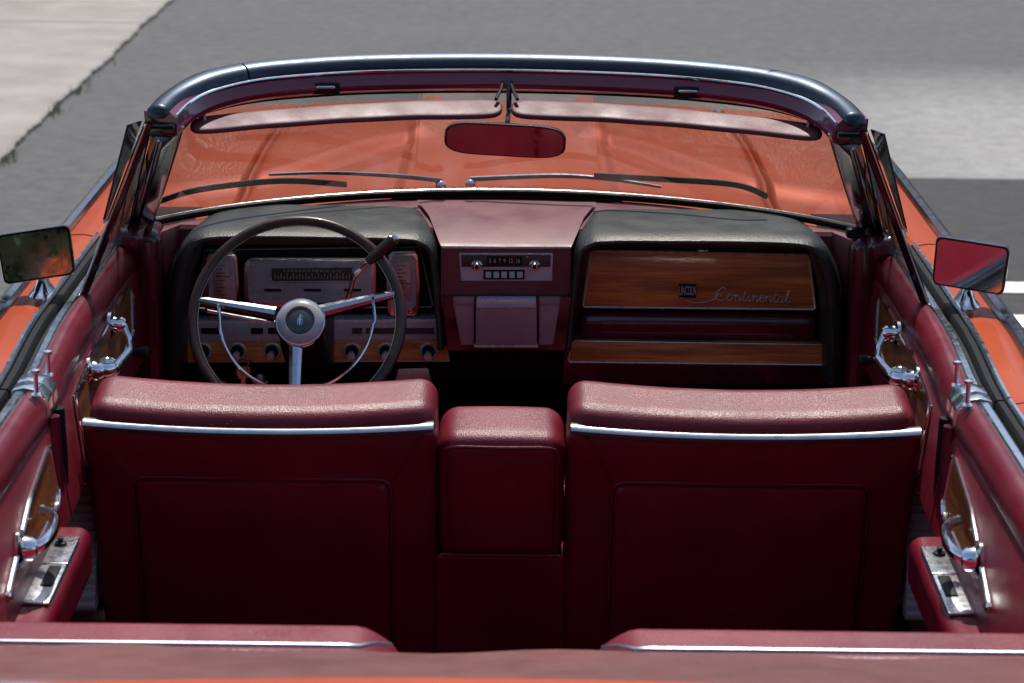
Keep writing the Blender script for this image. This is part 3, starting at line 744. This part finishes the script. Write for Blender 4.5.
ash = plate([(476, 302), (536.5, 302), (537, 345), (475.5, 345)], 0.822, 0.035, 'ashtray_drawer', 'mauve', cl, 0.004)
plate([(476.5, 299.5), (536, 299.5), (536, 308), (476.5, 308)], 0.819, 0.03, 'ashtray_lip', 'lip', cl, 0.002)
plate([(474, 345.5), (538, 345.5), (538, 347.5), (474, 347.5)], 0.82, 0.03, 'ashtray_bright_edge', 'line_metal', cl, 0.0004)
for pts, tp in (([(453, 303), (474, 303), (474, 345), (461, 345)], [(453, 299), (474, 299), (474, 305), (454.5, 305)]), ([(539, 303), (560, 303), (553, 345), (539, 345)], [(539, 299), (560.5, 299), (559, 305), (539, 305)])):
    plate(pts, 0.832, 0.03, 'console_vent', 'mauve', cl, 0.003); plate(tp, 0.829, 0.03, 'vent_lip', 'mauve', cl, 0.002)

# ---------------- steering wheel
WC = Vector(P(297, 319, 0.60)); TILT = 33
nrm = Vector((0, -math.cos(R(TILT)), math.sin(R(TILT)))); upv = Vector((0, math.sin(R(TILT)), math.cos(R(TILT))))
WT = Matrix.Translation(WC) @ Matrix(((1, 0, 0, 0), (0, upv.y, nrm.y, 0), (0, upv.z, nrm.z, 0), (0, 0, 0, 1))) @ Matrix.Rotation(R(2.5), 4, 'Z')
RW = 0.2005
circ = lambda r, n, a0=0, a1=360, z=0.0: [(r * math.cos(R(lerp(a0, a1, i / n))), r * math.sin(R(lerp(a0, a1, i / n))), z) for i in range(n + (0 if a1 - a0 == 360 else 1))]
swo = bpy.data.objects.new('steering_wheel', None); COL.objects.link(swo); swo.parent = car
MB().tube(circ(RW, 96), 0.0102, 14, closed=True, flat=0.9).build('rim', 'wheelrim', swo, tf=WT)
MB().tube(circ(RW - 0.0105, 96, z=0.004), 0.0009, 6, closed=True).build('rim_bright_line', 'key', swo, tf=WT)
HZo = -0.015
hubc = (0.008, -0.013, 0)
def lt(prof, name, mat, seg=40): return MB().lathe(hubc, (0, 0, 1), prof, seg).build(name, mat, swo, tf=WT)
lt([(-0.05, 0.028), (-0.03, 0.040), (0.0, 0.046), (0.010, 0.048), (0.016, 0.047)], 'hub_base', 'black')
lt([(0.008, 0.047), (0.014, 0.0495), (0.020, 0.048), (0.022, 0.046)], 'hub_chrome_ring', 'chrome')
lt([(0.018, 0.0465), (0.024, 0.044), (0.031, 0.035), (0.032, 0.0285), (0.028, 0.027)], 'horn_button', 'hub')
lt([(0.024, 0.0275), (0.029, 0.0265), (0.032, 0.018), (0.033, 0.0)], 'hub_emblem_disc', 'hubdk')
em = MB()
for k in range(4):
    L = 0.0135 if k % 2 else 0.005; a = math.pi / 2 * k
    em.add([(hubc[0] + 0.0024 * math.cos(a + 1.57), hubc[1] + 0.0024 * math.sin(a + 1.57), 0.035), (hubc[0] + L * math.cos(a), hubc[1] + L * math.sin(a), 0.0335), (hubc[0] - 0.0024 * math.cos(a + 1.57), hubc[1] - 0.0024 * math.sin(a + 1.57), 0.035)], [(0, 1, 2)])
em.tube([(hubc[0] + x, hubc[1] + y, 0.0345) for x, y in ((0, 0.0105), (0.0042, 0.0085), (0.0042, -0.0085), (0, -0.0105), (-0.0042, -0.0085), (-0.0042, 0.0085))], 0.0008, 5, closed=True)
em.build('star_emblem', 'chrome', swo, tf=WT, recalc=False)
def spoke(a, r0, r1, w0, w1, name, mat):
    c_, s_ = math.cos(R(a)), math.sin(R(a)); rings = []
    for i in range(9):
        t = i / 8; r = lerp(r0, r1, t); wd = lerp(w0, w1, t); z = lerp(0.006, 0.0, t)
        th = lerp(0.012, 0.006, t)
        sec = [(-wd, -th * 0.6), (-wd * 0.9, th * 0.5), (-wd * 0.35, th), (wd * 0.35, th), (wd * 0.9, th * 0.5), (wd, -th * 0.6)]
        rings.append([(r * c_ - q * s_, r * s_ + q * c_, z + h) for q, h in sec])
    return MB().loft(rings).build(name, mat, swo, tf=WT, ang=25)
spoke(167, 0.042, 0.195, 0.014, 0.008, 'spoke', 'spokem'); spoke(13.5, 0.042, 0.195, 0.014, 0.008, 'spoke', 'spokem'); spoke(268, 0.042, 0.195, 0.014, 0.010, 'spoke', 'spokem')
MB().tube(smoothpath([(-0.150, 0.030, 0.010), (-0.148, 0.018, 0.012)] + circ(0.147, 30, 180, 352, 0.012) + [(0.150, -0.008, 0.012), (0.146, 0.036, 0.010)], 2), 0.0036, 8).build('horn_ring', 'chrome', swo, tf=WT)
MB().lathe(WC - nrm * 0.04, -nrm, [(0, 0.030), (0.05, 0.042), (0.10, 0.045), (0.40, 0.045)], 28).build('steering_column', 'black', car)
STK = Vector(P(207, 311, 0.67))
sl = MB().tube([Vector(P(290, 325, 0.70)), Vector(P(250, 319, 0.69)), STK], [0.005, 0.004, 0.0035], 8).build('turn_signal_stalk', 'trim', car)
MB().lathe(STK, (-1, 0, 0.05), [(0, 0.004), (0.004, 0.007), (0.018, 0.007), (0.02, 0)], 14).build('stalk_tip', 'black', sl)
gl_ = MB().tube(smoothpath([P(345, 305, 0.70), P(350, 292, 0.69), P(354, 277, 0.68), P(362, 268, 0.67), P(370, 261, 0.665)], 4), 0.005, 10).build('gear_lever', 'chrome', car)
a, b_ = Vector(P(368, 262, 0.667)), Vector(P(394, 239, 0.65)); MB().lathe(a, b_ - a, [(0, 0.006), (0.004, 0.0095), (0.045, 0.0115), ((b_ - a).length, 0.0115), ((b_ - a).length + 0.003, 0.008), ((b_ - a).length + 0.0035, 0)], 18).build('lever_grip', 'wheelrim', gl_)
MB().lathe(b_ + (b_ - a).normalized() * 0.003, b_ - a, [(0, 0.0085), (0.004, 0.006), (0.004, 0)], 14).build('lever_cap', 'trim', gl_)

# ---------------- front seats
def seat_lean(x, y, z): return (x, y + (0.82 - z) * 0.26, z)
def front_seat(s):
    root = bpy.data.objects.new('front_seat', None); COL.objects.link(root); root.parent = car
    x0, x1 = 0.109, 0.712; cx = s * (x0 + x1) / 2; hw = (x1 - x0) / 2
    def shape(x, y, z):
        u_ = (x - cx) / hw
        t = max(0, (0.80 - z)) / 0.45
        k = 1 - 0.035 * t if (x - cx) * s > 0 else 1 - 0.01 * t        # outer edge narrows downwards
        x = cx + (x - cx) * k
        y += 0.02 * (1 - u_ * u_) * smooth((z - 0.5) / 0.3) * -0.3
        z -= 0.010 * (1 - u_ * u_) * smooth((z - 0.6) / 0.2)
        z -= 0.020 * smooth((y - 0.02) / 0.03) * 0
        return seat_lean(x, y, z)
    MB().soft((cx, 0.055, 0.533), (hw, 0.055, 0.265), 0.022, shape, flat=16, k=4).build('seat_back_shell', 'red', root)
    # padded top roll, ahead of the chrome strip
    def roll(x, y, z):
        u_ = (x - cx) / 0.285
        return (x, y + (0.82 - z) * 0.26 - 0.006 * (1 - u_ * u_), z - 0.014 * (1 - u_ * u_) + 0.14 * max(0, y - 0.01))
    MB().soft((cx + s * -0.004, 0.080, 0.630), (0.295, 0.076, 0.205), 0.036, roll, flat=16, k=6).build('seat_back_cushion', 'red', root)
    tp = []
    for i in range(25):
        u_ = -1 + i / 12; tp.append(seat_lean(cx + u_ * (hw - 0.007), 0.001 - 0.006 * (1 - u_ * u_), 0.799 - 0.011 * (1 - u_ * u_)))
    sec = [(-0.008, -0.007), (-0.011, 0.0), (-0.007, 0.0065), (0.006, 0.009), (0.010, 0.006), (0.006, -0.003)]
    MB().loft([[(p[0], p[1] + a, p[2] + b) for a, b in sec] for p in tp]).build('chrome_trim', 'seattrim', root, ang=50)
    # inset panel with piping
    w2 = 0.216; zt, zb = 0.693, 0.28; pc = cx - s * 0.0015
    pn = MB(); pl = rrect(pc - w2, pc + w2, zb, zt, 0.018, 5)
    def back(x, z, o): return (x, seat_lean(x, 0, z)[1] + o, z)
    n_ = len(pl); cxp, czp = pc, (zb + zt) / 2
    rings = [[back(cxp + (x - cxp) * k, czp + (z - czp) * k2, o) for x, z in pl] for k, k2, o in ((1.012, 1.008, 0.004), (1.0, 1.0, -0.006), (0.985, 0.99, -0.0125), (0.95, 0.965, -0.014), (0.5, 0.5, -0.010), (0.05, 0.05, -0.010))]
    pn.loft(rings); pn.build('back_panel', 'red', root, ang=60)
    MB().tube([back(x, z, -0.0035) for x, z in rrect(pc - w2 - 0.004, pc + w2 + 0.004, zb - 0.004, zt + 0.004, 0.021, 5)], 0.0028, 6, closed=True).build('panel_piping', 'red', root)
    for q in (-1, 1):
        for off in (0.0, 0.006):
            MB().tube([back(lerp(pc + q * (w2 + 0.004), cx + q * (hw - 0.03), t) + off, lerp(zt, 0.785, t), -0.0032 + 0.002 * t) for t in (0, 0.25, 0.5, 0.75, 1)], 0.0011, 5).build('corner_seam', 'red', root)
    st = MB()
    for i in range(58):
        x = lerp(cx - hw + 0.03, cx + hw - 0.03, i / 57); u_ = (x - cx) / hw
        st.tube([back(x, 0.783 - 0.011 * (1 - u_ * u_), -0.0042), back(x + 0.006, 0.783 - 0.011 * (1 - u_ * u_), -0.0042)], 0.0007, 4)
    st.build('stitching', 'stitch', root)
    # cushion facing the dashboard
    MB().soft((cx, 0.36, 0.42), (0.29, 0.24, 0.09), 0.06, None, flat=6).build('seat_cushion', 'red', root)
    MB().box(cx - 0.27, cx + 0.27, 0.14, 0.55, 0.235, 0.34).build('seat_base', 'black', root)
    return root
front_seat(-1); front_seat(1)
# centre armrest, folded up between the seats
ar = bpy.data.objects.new('centre_armrest', None); COL.objects.link(ar); ar.parent = car
def ard(x, y, z): 
    u_ = x / 0.105
    return (x, y + (0.82 - z) * 0.24 - 0.01 * (1 - u_ * u_), z - 0.006 * u_ * u_ + 0.10 * max(0, y - 0.02) * smooth((z - 0.7) / 0.1))
MB().soft((-0.001, 0.080, 0.666), (0.1085, 0.082, 0.122), 0.034, ard, flat=8, k=6).build('armrest_pad', 'red', ar)
ap = []
for i in range(33):
    t = i / 32
    if t < 0.36: ap.append((-0.097, lerp(0.555, 0.742, t / 0.36)))
    elif t > 0.64: ap.append((0.095, lerp(0.742, 0.555, (t - 0.64) / 0.36)))
    else:
        a = lerp(180, 0, (t - 0.36) / 0.28); ap.append((-0.001 + 0.096 * math.copysign(abs(math.cos(R(a))) ** 0.35, math.cos(R(a))), 0.742 + 0.024 * math.sin(R(a)) ** 0.5))
MB().tube([(x, (0.82 - z) * 0.24 - 0.003 - 0.010 * (1 - (x / 0.105) ** 2) + 0.008 * (abs(x) / 0.105) ** 4, z) for x, z in ap], 0.0026, 6).build('armrest_piping', 'red', ar)
MB().soft((-0.001, 0.105, 0.385), (0.116, 0.08, 0.160), 0.012, lambda x, y, z: (x, y + (0.82 - z) * 0.24 - 0.012, z), flat=6).build('armrest_lower_panel', 'red', ar)
MB().tube([(x, (0.82 - 0.546) * 0.24 + 0.008, 0.5465) for x in (-0.1045, -0.05, 0, 0.05, 0.1045)], 0.004, 8).build('armrest_seam', 'red', ar)

MB().soft((0, 0.24, 0.43), (0.125, 0.05, 0.20), 0.02).build('armrest_backing', 'red', ar)
# ---------------- rear seat and boot
for s in (-1, 1):
    root = bpy.data.objects.new('rear_seat', None); COL.objects.link(root); root.parent = car
    x0, x1 = 0.128, 0.735; cx = s * (x0 + x1) / 2; hw = (x1 - x0) / 2
    def rs(x, y, z, cx=cx, s=s, hw=hw):
        u_ = (x - cx) * s / hw
        z -= 0.04 * smooth((-u_ - 0.80) / 0.26) * smooth((z - 0.7) / 0.08)
        z += 0.0025 * math.sin(x * 46) * smooth((z - 0.75) / 0.05) * smooth((y + 0.86) / 0.04)
        return (x, y - (z - 0.4) * 0.2 + 0.07, z)
    MB().soft((cx, -0.905, 0.54), (hw, 0.062, 0.258), 0.022, rs, flat=44, k=5).build('seat_back', 'red', root)
    tp = []
    for i in range(31):
        t = i / 30; u_ = -1 + 2 * t; x = cx + s * u_ * (hw - 0.012)
        tp.append((x, -0.965 + 0.075 * smooth((-u_ - 0.86) / 0.14) - 0.012, 0.814 - 0.045 * smooth((-u_ - 0.84) / 0.26)))
    MB().tube(tp, 0.0034, 8).build('chrome_trim', 'seattrim', root)
    MB().soft((cx, -0.64, 0.40), (hw, 0.26, 0.08), 0.05).build('seat_cushion', 'red', root)
ra = MB().soft((0, -0.885, 0.495), (0.127, 0.07, 0.24), 0.02, lambda x, y, z: (x, y - (z - 0.4) * 0.2 + 0.06, z)).build('rear_centre_armrest', 'red', car)
rings = []
for i in range(41):
    x = lerp(-0.80, 0.80, i / 40); wv = 0.003 * math.sin(x * 9) + 0.002 * math.sin(x * 23)
    rings.append([(x, -0.968, 0.70), (x, -0.972, 0.795 + wv), (x, -0.985, 0.812 + wv), (x, -1.005, 0.820 + wv), (x, -1.06, 0.833 + wv), (x, -1.13, 0.850 + wv * 0.5), (x, -1.22, 0.872), (x, -1.250, 0.876), (x, -1.27, 0.868), (x, -1.275, 0.80)])
MB().loft(rings, closed=False).build('roof_boot', 'boot', car)
MB().tube([(lerp(-0.8, 0.8, i / 20), -1.263, 0.880) for i in range(21)], 0.004, 6).build('boot_piping', 'trim', bpy.data.objects['roof_boot'])

# ---------------- doors
def door(s, y0, y1, front):
    root = bpy.data.objects.new('front_door' if front else 'rear_door', None); COL.objects.link(root); root.parent = car
    side_piece(s, y0 + 0.003, y1 - 0.003).build('outer_panel', 'paint', root)
    blade(s, y0 + 0.003, y1 - 0.003).build('chrome_moulding', 'bladem', root)
    def strip(sec, nm, mt, a=y0 + 0.004, b=y1 - 0.004, n=10):
        return MB().loft([[(s * x, lerp(a, b, i / n), z) for x, z in sec] for i in range(n + 1)]).build(nm, mt, root, ang=40)
    strip([(0.829, 0.88), (0.829, 0.908), (0.833, 0.914), (0.838, 0.914), (0.841, 0.908), (0.841, 0.88)], 'outer_belt_moulding', 'trim')
    strip([(0.812, 0.87), (0.812, 0.904), (0.816, 0.909), (0.826, 0.909), (0.828, 0.904), (0.828, 0.87)], 'window_seal', 'rubber')
    strip([(0.797, 0.86), (0.797, 0.895), (0.811, 0.895), (0.811, 0.86)], 'window_slot', 'black')
    strip([(0.779, 0.88), (0.778, 0.914), (0.782, 0.919), (0.792, 0.919), (0.797, 0.913), (0.797, 0.88)], 'inner_belt_moulding', 'trim')
    fy = (y1 - 0.10) if front else y1
    pad = [(0.779, 0.86), (0.779, 0.914), (0.772, 0.919), (0.760, 0.916), (0.750, 0.906), (0.744, 0.890), (0.742, 0.872), (0.746, 0.862), (0.76, 0.85)]
    n = 24; MB().loft([[(s * x, lerp(y0 + 0.004, y1 - 0.004, i / n), z + 0.0) for x, z in pad] for i in range(n + 1)]).build('door_pad', 'redside', root, ang=60)
    MB().loft([[(s * x, y, z) for x, z in ((0.748, 0.865), (0.7415, 0.855), (0.7205, 0.695), (0.740, 0.66), (0.775, 0.62), (0.785, 0.30), (0.80, 0.28), (0.80, 0.86))] for y in [lerp(y0 + 0.006, y1 - 0.006, q / 20) for q in range(21)]]).build('inner_panel', 'red', root)
    def side_poly(pts, xa, xb, nm, mt, bev=0.001):
        ymin = min(p[0] for p in pts) + 1e-4; ymax = max(p[0] for p in pts) - 1e-4; rr_ = []
        for q in range(41):
            y = lerp(ymin, ymax, 0.5 - 0.5 * math.cos(math.pi * q / 40)); zs = []
            for i, (ya, za) in enumerate(pts):
                yb, zb = pts[(i + 1) % len(pts)]
                if (ya - y) * (yb - y) <= 0 and abs(ya - yb) > 1e-9: zs.append(lerp(za, zb, (y - ya) / (yb - ya)))
            z0, z1 = min(zs), max(zs)
            rr_.append([(s * (xx - (0.855 - z) * 0.13), y, z) for xx, z in ((xa, z0), (xa, z1), (xb, z1), (xb, z0))])
        return MB().loft(rr_).build(nm, mt, root, bev=0)
    def side_line(pts, x, r, nm, mt):
        pp = [Vector((s * (x - (0.855 - z) * 0.13), y, z)) for y, z in pts]; dn = []
        for i, p in enumerate(pp):
            q = pp[(i + 1) % len(pp)]; L = (q - p).length; e = min(0.008, L * 0.2); dn += [p.lerp(q, lerp(e / L, 1 - e / L, w_ / 10)) for w_ in range(11)]
        return MB().tube(dn, r, 6, closed=True).build(nm, mt, root)
    if front:
        wd = [(0.035, 0.838), (0.72, 0.855), (0.75, 0.845), (0.69, 0.775), (0.06, 0.705), (0.025, 0.72)]
        side_poly(wd, 0.7385, 0.745, 'wood_trim', 'woody'); side_line(wd, 0.738, 0.0035, 'wood_trim_edge', 'chrome')
        # window crank
        cr = Vector((s * 0.738, 0.475, 0.845))
        MB().lathe(cr, (-s, 0, 0), [(0, 0.024), (0.006, 0.024), (0.010, 0.016), (0.026, 0.014), (0.032, 0.009), (0.033, 0)], 22).build('window_crank_boss', 'chrome', root)
        MB().tube([cr + Vector((-s * 0.026, 0, 0)), cr + Vector((-s * 0.038, -0.01, -0.022)), cr + Vector((-s * 0.042, -0.02, -0.048))], [0.008, 0.006, 0.005], 10).build('window_crank_arm', 'chrome', root)
        k0 = cr + Vector((-s * 0.042, -0.02, -0.048))
        MB().lathe(k0, (-s, 0, 0), [(-0.006, 0.006), (0, 0.007), (0.008, 0.006), (0.012, 0.009), (0.03, 0.0115), (0.034, 0.008), (0.035, 0)], 16).build('window_crank_knob', 'black', root)
        k1 = Vector((s * 0.732, 0.40, 0.79))
        MB().lathe(k1, (-s, 0, 0), [(0, 0.014), (0.01, 0.013), (0.018, 0.008), (0.034, 0.009), (0.036, 0)], 16).build('switch_knob', 'chrome', root)
        h = Vector((s * 0.737, 0.235, 0.825))
        MB().lathe(h, (-s, 0, 0), [(0, 0.026), (0.005, 0.026), (0.010, 0.018), (0.022, 0.016), (0.028, 0.012), (0.03, 0)], 22).build('door_handle_boss', 'chrome', root)
        MB().tube(smoothpath([h + Vector((-s * 0.02, 0, 0)), h + Vector((-s * 0.042, 0.012, 0.0)), h + Vector((-s * 0.052, 0.05, 0.004)), h + Vector((-s * 0.060, 0.095, 0.010))], 4), [lerp(0.010, 0.006, i / 12) for i in range(13)], 10, flat=1.3).build('door_handle', 'chrome', root)
        MB().soft((s * 0.725, 0.40, 0.66), (0.03, 0.20, 0.03), 0.02).build('armrest', 'redside', root)
        # vent window
        vb = Vector((s * 0.775, 0.425, 0.915)); vt = Vector((s * 0.636, 0.372, 1.245)); vf = Vector((s * 0.775, 0.93, 0.915))
        MB().tube([vb.lerp(vt, i / 6) for i in range(7)], 0.0085, 8).build('vent_window_post', 'gloss', root)
        MB().tube([vb.lerp(vt, i / 6) + Vector((s * 0.004, -0.009, 0)) for i in range(7)], 0.0025, 6).build('vent_post_strip', 'trim', root)
        MB().tube([vf + Vector((0, 0, 0)), vt + Vector((s * 0.006, 0.035, -0.012))], 0.0055, 8).build('vent_window_frame', 'trim', root)
        MB().tube([vb, vf], 0.007, 8).build('vent_window_sill', 'trim', root)
        MB().add([vb + Vector((s * 0.002, 0.008, 0)), vf, vt + Vector((s * 0.006, 0.03, -0.015)), vt + Vector((s * 0.002, 0.008, 0))], [(0, 1, 2, 3)]).build('vent_glass', 'sglass', root)
        # rear quarter of the swung-out vent pane
        MB().loft([[vt + Vector((s * 0.020, 0.05, -0.005)), vt + Vector((s * 0.034, -0.01, -0.002)), vb.lerp(vt, 0.45) + Vector((s * 0.012, -0.006, 0)), vb.lerp(vt, 0.4) + Vector((s * 0.012, 0.03, 0))],
                   [vt + Vector((s * 0.024, 0.05, -0.005)), vt + Vector((s * 0.038, -0.01, -0.002)), vb.lerp(vt, 0.45) + Vector((s * 0.016, -0.006, 0)), vb.lerp(vt, 0.4) + Vector((s * 0.016, 0.03, 0))]]).build('window_pane_edge', 'gloss', root)
        for q in (0.03, 0.055):
            MB().tube([vf.lerp(vt, t) + Vector((s * (q - 0.03) * 0.6 - s * 0.004, -q * (1 - t) - 0.01, -0.004)) for t in (0.02, 0.3, 0.6, 0.93)], 0.0028, 6).build('vent_frame_rib', 'trim' if q > 0.04 else 'gloss', root)
        # dash end trim at the front of the door
        py_ = y0 + 0.022
    else:
        wd = [(-0.235, 0.835), (-0.25, 0.842), (-0.42, 0.815), (-0.64, 0.745), (-0.64, 0.735), (-0.26, 0.745), (-0.235, 0.76)]
        side_poly(wd, 0.7385, 0.745, 'wood_trim', 'woody'); side_line(wd, 0.738, 0.0035, 'wood_trim_edge', 'chrome')
        h = Vector((s * 0.730, -0.53, 0.775))
        MB().lathe(h, (-s, 0, 0), [(0, 0.028), (0.005, 0.028), (0.010, 0.019), (0.022, 0.017), (0.028, 0.012), (0.03, 0)], 22).build('door_handle_boss', 'chrome', root)
        MB().tube(smoothpath([h + Vector((-s * 0.02, 0, 0)), h + Vector((-s * 0.034, 0.012, 0.004)), h + Vector((-s * 0.040, 0.05, 0.008)), h + Vector((-s * 0.034, 0.10, 0.012)), h + Vector((-s * 0.012, 0.125, 0.014))], 4), 0.0085, 10, flat=1.3).build('door_handle', 'chrome', root)
        # armrest with the ashtray lid
        def dfr(x, y, z): return (x, y, z + 0.03 * (y + 0.45))
        MB().soft((s * 0.716, -0.50, 0.655), (0.042, 0.27, 0.045), 0.022, dfr, flat=8, k=5).build('armrest', 'redside', root)
        def abox(x0, x1, ya, yb, za, zb): return MB().soft((s * (x0 + x1) / 2, (ya + yb) / 2, (za + zb) / 2), ((x1 - x0) / 2, (yb - ya) / 2, (zb - za) / 2), 0.002, dfr, k=2, flat=2)
        abox(0.682, 0.73, -0.56, -0.30, 0.700, 0.7055).build('ashtray_lid', 'ash', root)
        abox(0.688, 0.707, -0.50, -0.425, 0.7055, 0.7085).build('ashtray_slot', 'black', root)
        abox(0.681, 0.731, -0.415, -0.41, 0.7055, 0.7075).build('ashtray_ridge', 'trim', root)
        c0 = (s * 0.706, -0.335, 0.709)
        MB().lathe(c0, (0, 0, 1), [(0, 0.010), (0.004, 0.009), (0.006, 0.004), (0.012, 0.005), (0.013, 0)], 14).build('ashtray_switch', 'black', root)
        py_ = y1 - 0.035
    # end cap and lock pin
    ye = (y0 + 0.022) if front else (y1 - 0.022)
    MB().loft([[(s * x, y, z) for x, z in ((0.745, 0.872), (0.7395, 0.885), (0.742, 0.905), (0.757, 0.921), (0.78, 0.925), (0.80, 0.92), (0.80, 0.86), (0.76, 0.865))] for y in (ye - 0.021, ye + (0.024 if front else 0.021))]).build('door_end_cap', 'trim', root, bev=0.003)
    MB().tube([(s * 0.740, ye, 0.872), (s * 0.738, ye, 0.80), (s * 0.738, ye, 0.72), (s * 0.765, ye, 0.64), (s * 0.78, ye, 0.40)], 0.012, 8).build('door_edge_seal', 'rubber' if front else 'maroon', root)
    lp = Vector((s * (0.757), ye + (0.03 if front else -0.035), 0.918))
    MB().lathe(lp, (0, 0, 1), [(0, 0.009), (0.003, 0.008), (0.004, 0.0038), (0.034, 0.0038), (0.036, 0.0075), (0.041, 0.0075), (0.043, 0)], 14).build('lock_pin', 'chrome', root)
    return root
for s in (-1, 1):
    BEND = True; door(s, YJ, YF, True); door(s, YR, YJ, False); BEND = False
    # ribbed lower pillar trim between seat and door
    rb = MB()
    rings = []
    for i in range(81):
        t = i / 80; z = lerp(0.66, 0.43, t); y = 0.14 - 0.06 * t; rib = 0.007 * abs(math.sin(t * math.pi * 15))
        rings.append([(s * 0.711, y - rib, z + rib), (s * 0.785, y - rib, z + rib), (s * 0.785, y + 0.03, z), (s * 0.711, y + 0.03, z)])
    rb.loft(rings); pr = rb.build('ribbed_pillar_trim', 'hub', car, ang=80)
    MB().loft([[(s * 0.69, y, z), (s * 0.775, y, z)] for y, z in ((0.20, 0.80), (0.155, 0.72), (0.125, 0.69), (0.125, 0.672), (0.16, 0.665))], closed=False).build('pillar_cover', 'redside', pr)
    MB().lathe((s * 0.728, 0.13, 0.652), (0, -1, 0.2), [(-0.01, 0.004), (0.012, 0.004), (0.014, 0)], 10).build('trim_screw', 'chrome', pr)
    # exterior mirror on the door shelf
    sm = bpy.data.objects.new('side_mirror', None); COL.objects.link(sm); sm.parent = car
    mc = Vector((s * (0.855 if s > 0 else 0.860), 0.44, 0.986)); mw, mh = 0.068, 0.0465
    tfm = Matrix.Translation(mc) @ Matrix.Rotation(R(-8 if s < 0 else 5), 4, 'Y') @ Matrix.Rotation(R(-17 if s > 0 else 6), 4, 'Z') @ Matrix.Rotation(R(2 if s > 0 else -5.3), 4, 'X')
    def mo(k, dy, kz=None): return [(x * k, dy, z * (kz or k)) for x, z in [(x * (1 - 0.06 * (0.5 - z / (2 * mh)) * (1 if x * s < 0 else 0)), z) for x, z in rrect(-mw, mw, -mh, mh, 0.011, 5)]]
    MB().loft([mo(0.98, -0.006), mo(1.0, -0.003), mo(1.0, 0.008), mo(0.94, 0.022), mo(0.6, 0.034), mo(0.1, 0.037)]).build('mirror_housing', 'gloss', sm, tf=tfm)
    MB().loft([mo(0.935, -0.0064, 0.905), mo(0.935, -0.0075, 0.905)]).build('mirror_glass', 'mirror', sm, tf=tfm)
    MB().loft([[Vector((s * 0.855, 0.46, 0.905)) + Vector((math.cos(a) * kx, math.sin(a) * ky, dz)) for a in [2 * math.pi * i / 20 for i in range(20)]] for kx, ky, dz in ((0.026, 0.05, -0.004), (0.026, 0.05, 0.004), (0.018, 0.036, 0.012), (0.010, 0.018, 0.03), (0.010, 0.014, 0.055))]).build('mirror_foot', 'chrome', sm)
# A pillar foot covers and small corner speaker cap on the dash
for s in (-1, 1):
    MB().soft((s * 0.752, 0.90, 0.925), (0.028, 0.10, 0.025), 0.02).build('pillar_foot_cover', 'redside' if 0 else 'maroon', car)
    MB().soft((s * 0.725, 0.90, 0.75), (0.03, 0.06, 0.19), 0.025).build('kick_panel', 'maroon', car)
MB().soft((0.706, 0.885, 0.943), (0.018, 0.014, 0.010), 0.005, k=3, flat=2).build('dash_switch', 'black', dasho)
# foot pedals
for x, wz in ((-0.40, 0.06), (-0.27, 0.035)):
    MB().soft((x, 0.93, 0.42), (wz, 0.01, 0.03), 0.008).build('pedal', 'rubber', car)

# ---------------- keys in the ignition (their own thing)
kr = bpy.data.objects.new('key_ring', None); kp = Vector(P(243, 357, 0.868)); COL.objects.link(kr); kr.location = kp
tag(kr, 'small bunch of keys on a ring hanging below the dashboard left of the steering column', 'keys')
MB().tube(circ(0.011, 24), 0.0011, 6, closed=True).build('split_ring', 'chrome', kr, tf=Matrix.Translation((0, 0, -0.012)) @ Matrix.Rotation(R(80), 4, 'X'))
for a, dx in ((-7, -0.003), (9, 0.004)):
    k = MB().loft([[(x, -0.001, z) for x, z in ((-0.0095, -0.0), (0.0095, 0), (0.012, -0.012), (0.008, -0.024), (0.004, -0.026), (0.004, -0.054), (0, -0.058), (-0.004, -0.052), (-0.0025, -0.045), (-0.004, -0.04), (-0.003, -0.026), (-0.008, -0.024), (-0.012, -0.012))], [(x, 0.001, z) for x, z in ((-0.0095, -0.0), (0.0095, 0), (0.012, -0.012), (0.008, -0.024), (0.004, -0.026), (0.004, -0.054), (0, -0.058), (-0.004, -0.052), (-0.0025, -0.045), (-0.004, -0.04), (-0.003, -0.026), (-0.008, -0.024), (-0.012, -0.012))]])
    k.build('key', 'key', kr, tf=Matrix.Translation((dx, -0.002 + dx, -0.02)) @ Matrix.Rotation(R(a), 4, 'Y'))

# ================================================================== TREES behind the viewer, seen in the left door mirror, plus an added unseen band ahead
M['leaf'] = simple('leaf', (0.028, 0.042, 0.014), 0.6, var=0.5)
M['bark'] = simple('bark', (0.07, 0.055, 0.04), 0.9, var=0.4)
def woodland(name, x0, x1, y0, y1, h, n, label, seed):
    rnd = random.Random(seed); m = MB()
    for _ in range(n):
        x = rnd.uniform(x0, x1); top = h * (0.72 + 0.16 * math.sin(x * 0.55) + 0.10 * math.sin(x * 1.7 + 2))
        c = Vector((x, rnd.uniform(y0, y1), top * rnd.random() ** 0.8))
        for _ in range(9):
            p = c + Vector((rnd.gauss(0, 0.5), rnd.gauss(0, 0.5), rnd.gauss(0, 0.4))); a = Vector((rnd.gauss(0, 1), rnd.gauss(0, 1), rnd.gauss(0, 1))).normalized(); b = a.orthogonal().normalized(); s_ = rnd.uniform(0.15, 0.4)
            m.add([p - a * s_, p + b * s_ * 0.6, p + a * s_, p - b * s_ * 0.6], [(0, 1, 2, 3)])
    tag(m.build(name, 'leaf', recalc=False), label, 'trees', kind='stuff')
woodland('woodland', -14, 14, -19, -15, 8.5, 2600, 'dark mass of trees mirrored in the driver side door mirror', 3)
woodland('woodland', -34, 34, 27, 32, 13.0, 4200, 'unseen band of trees added ahead to darken the reflections in the orange paint', 5)  # out of view, added so paint and chrome reflect dark leaves, not bright sky
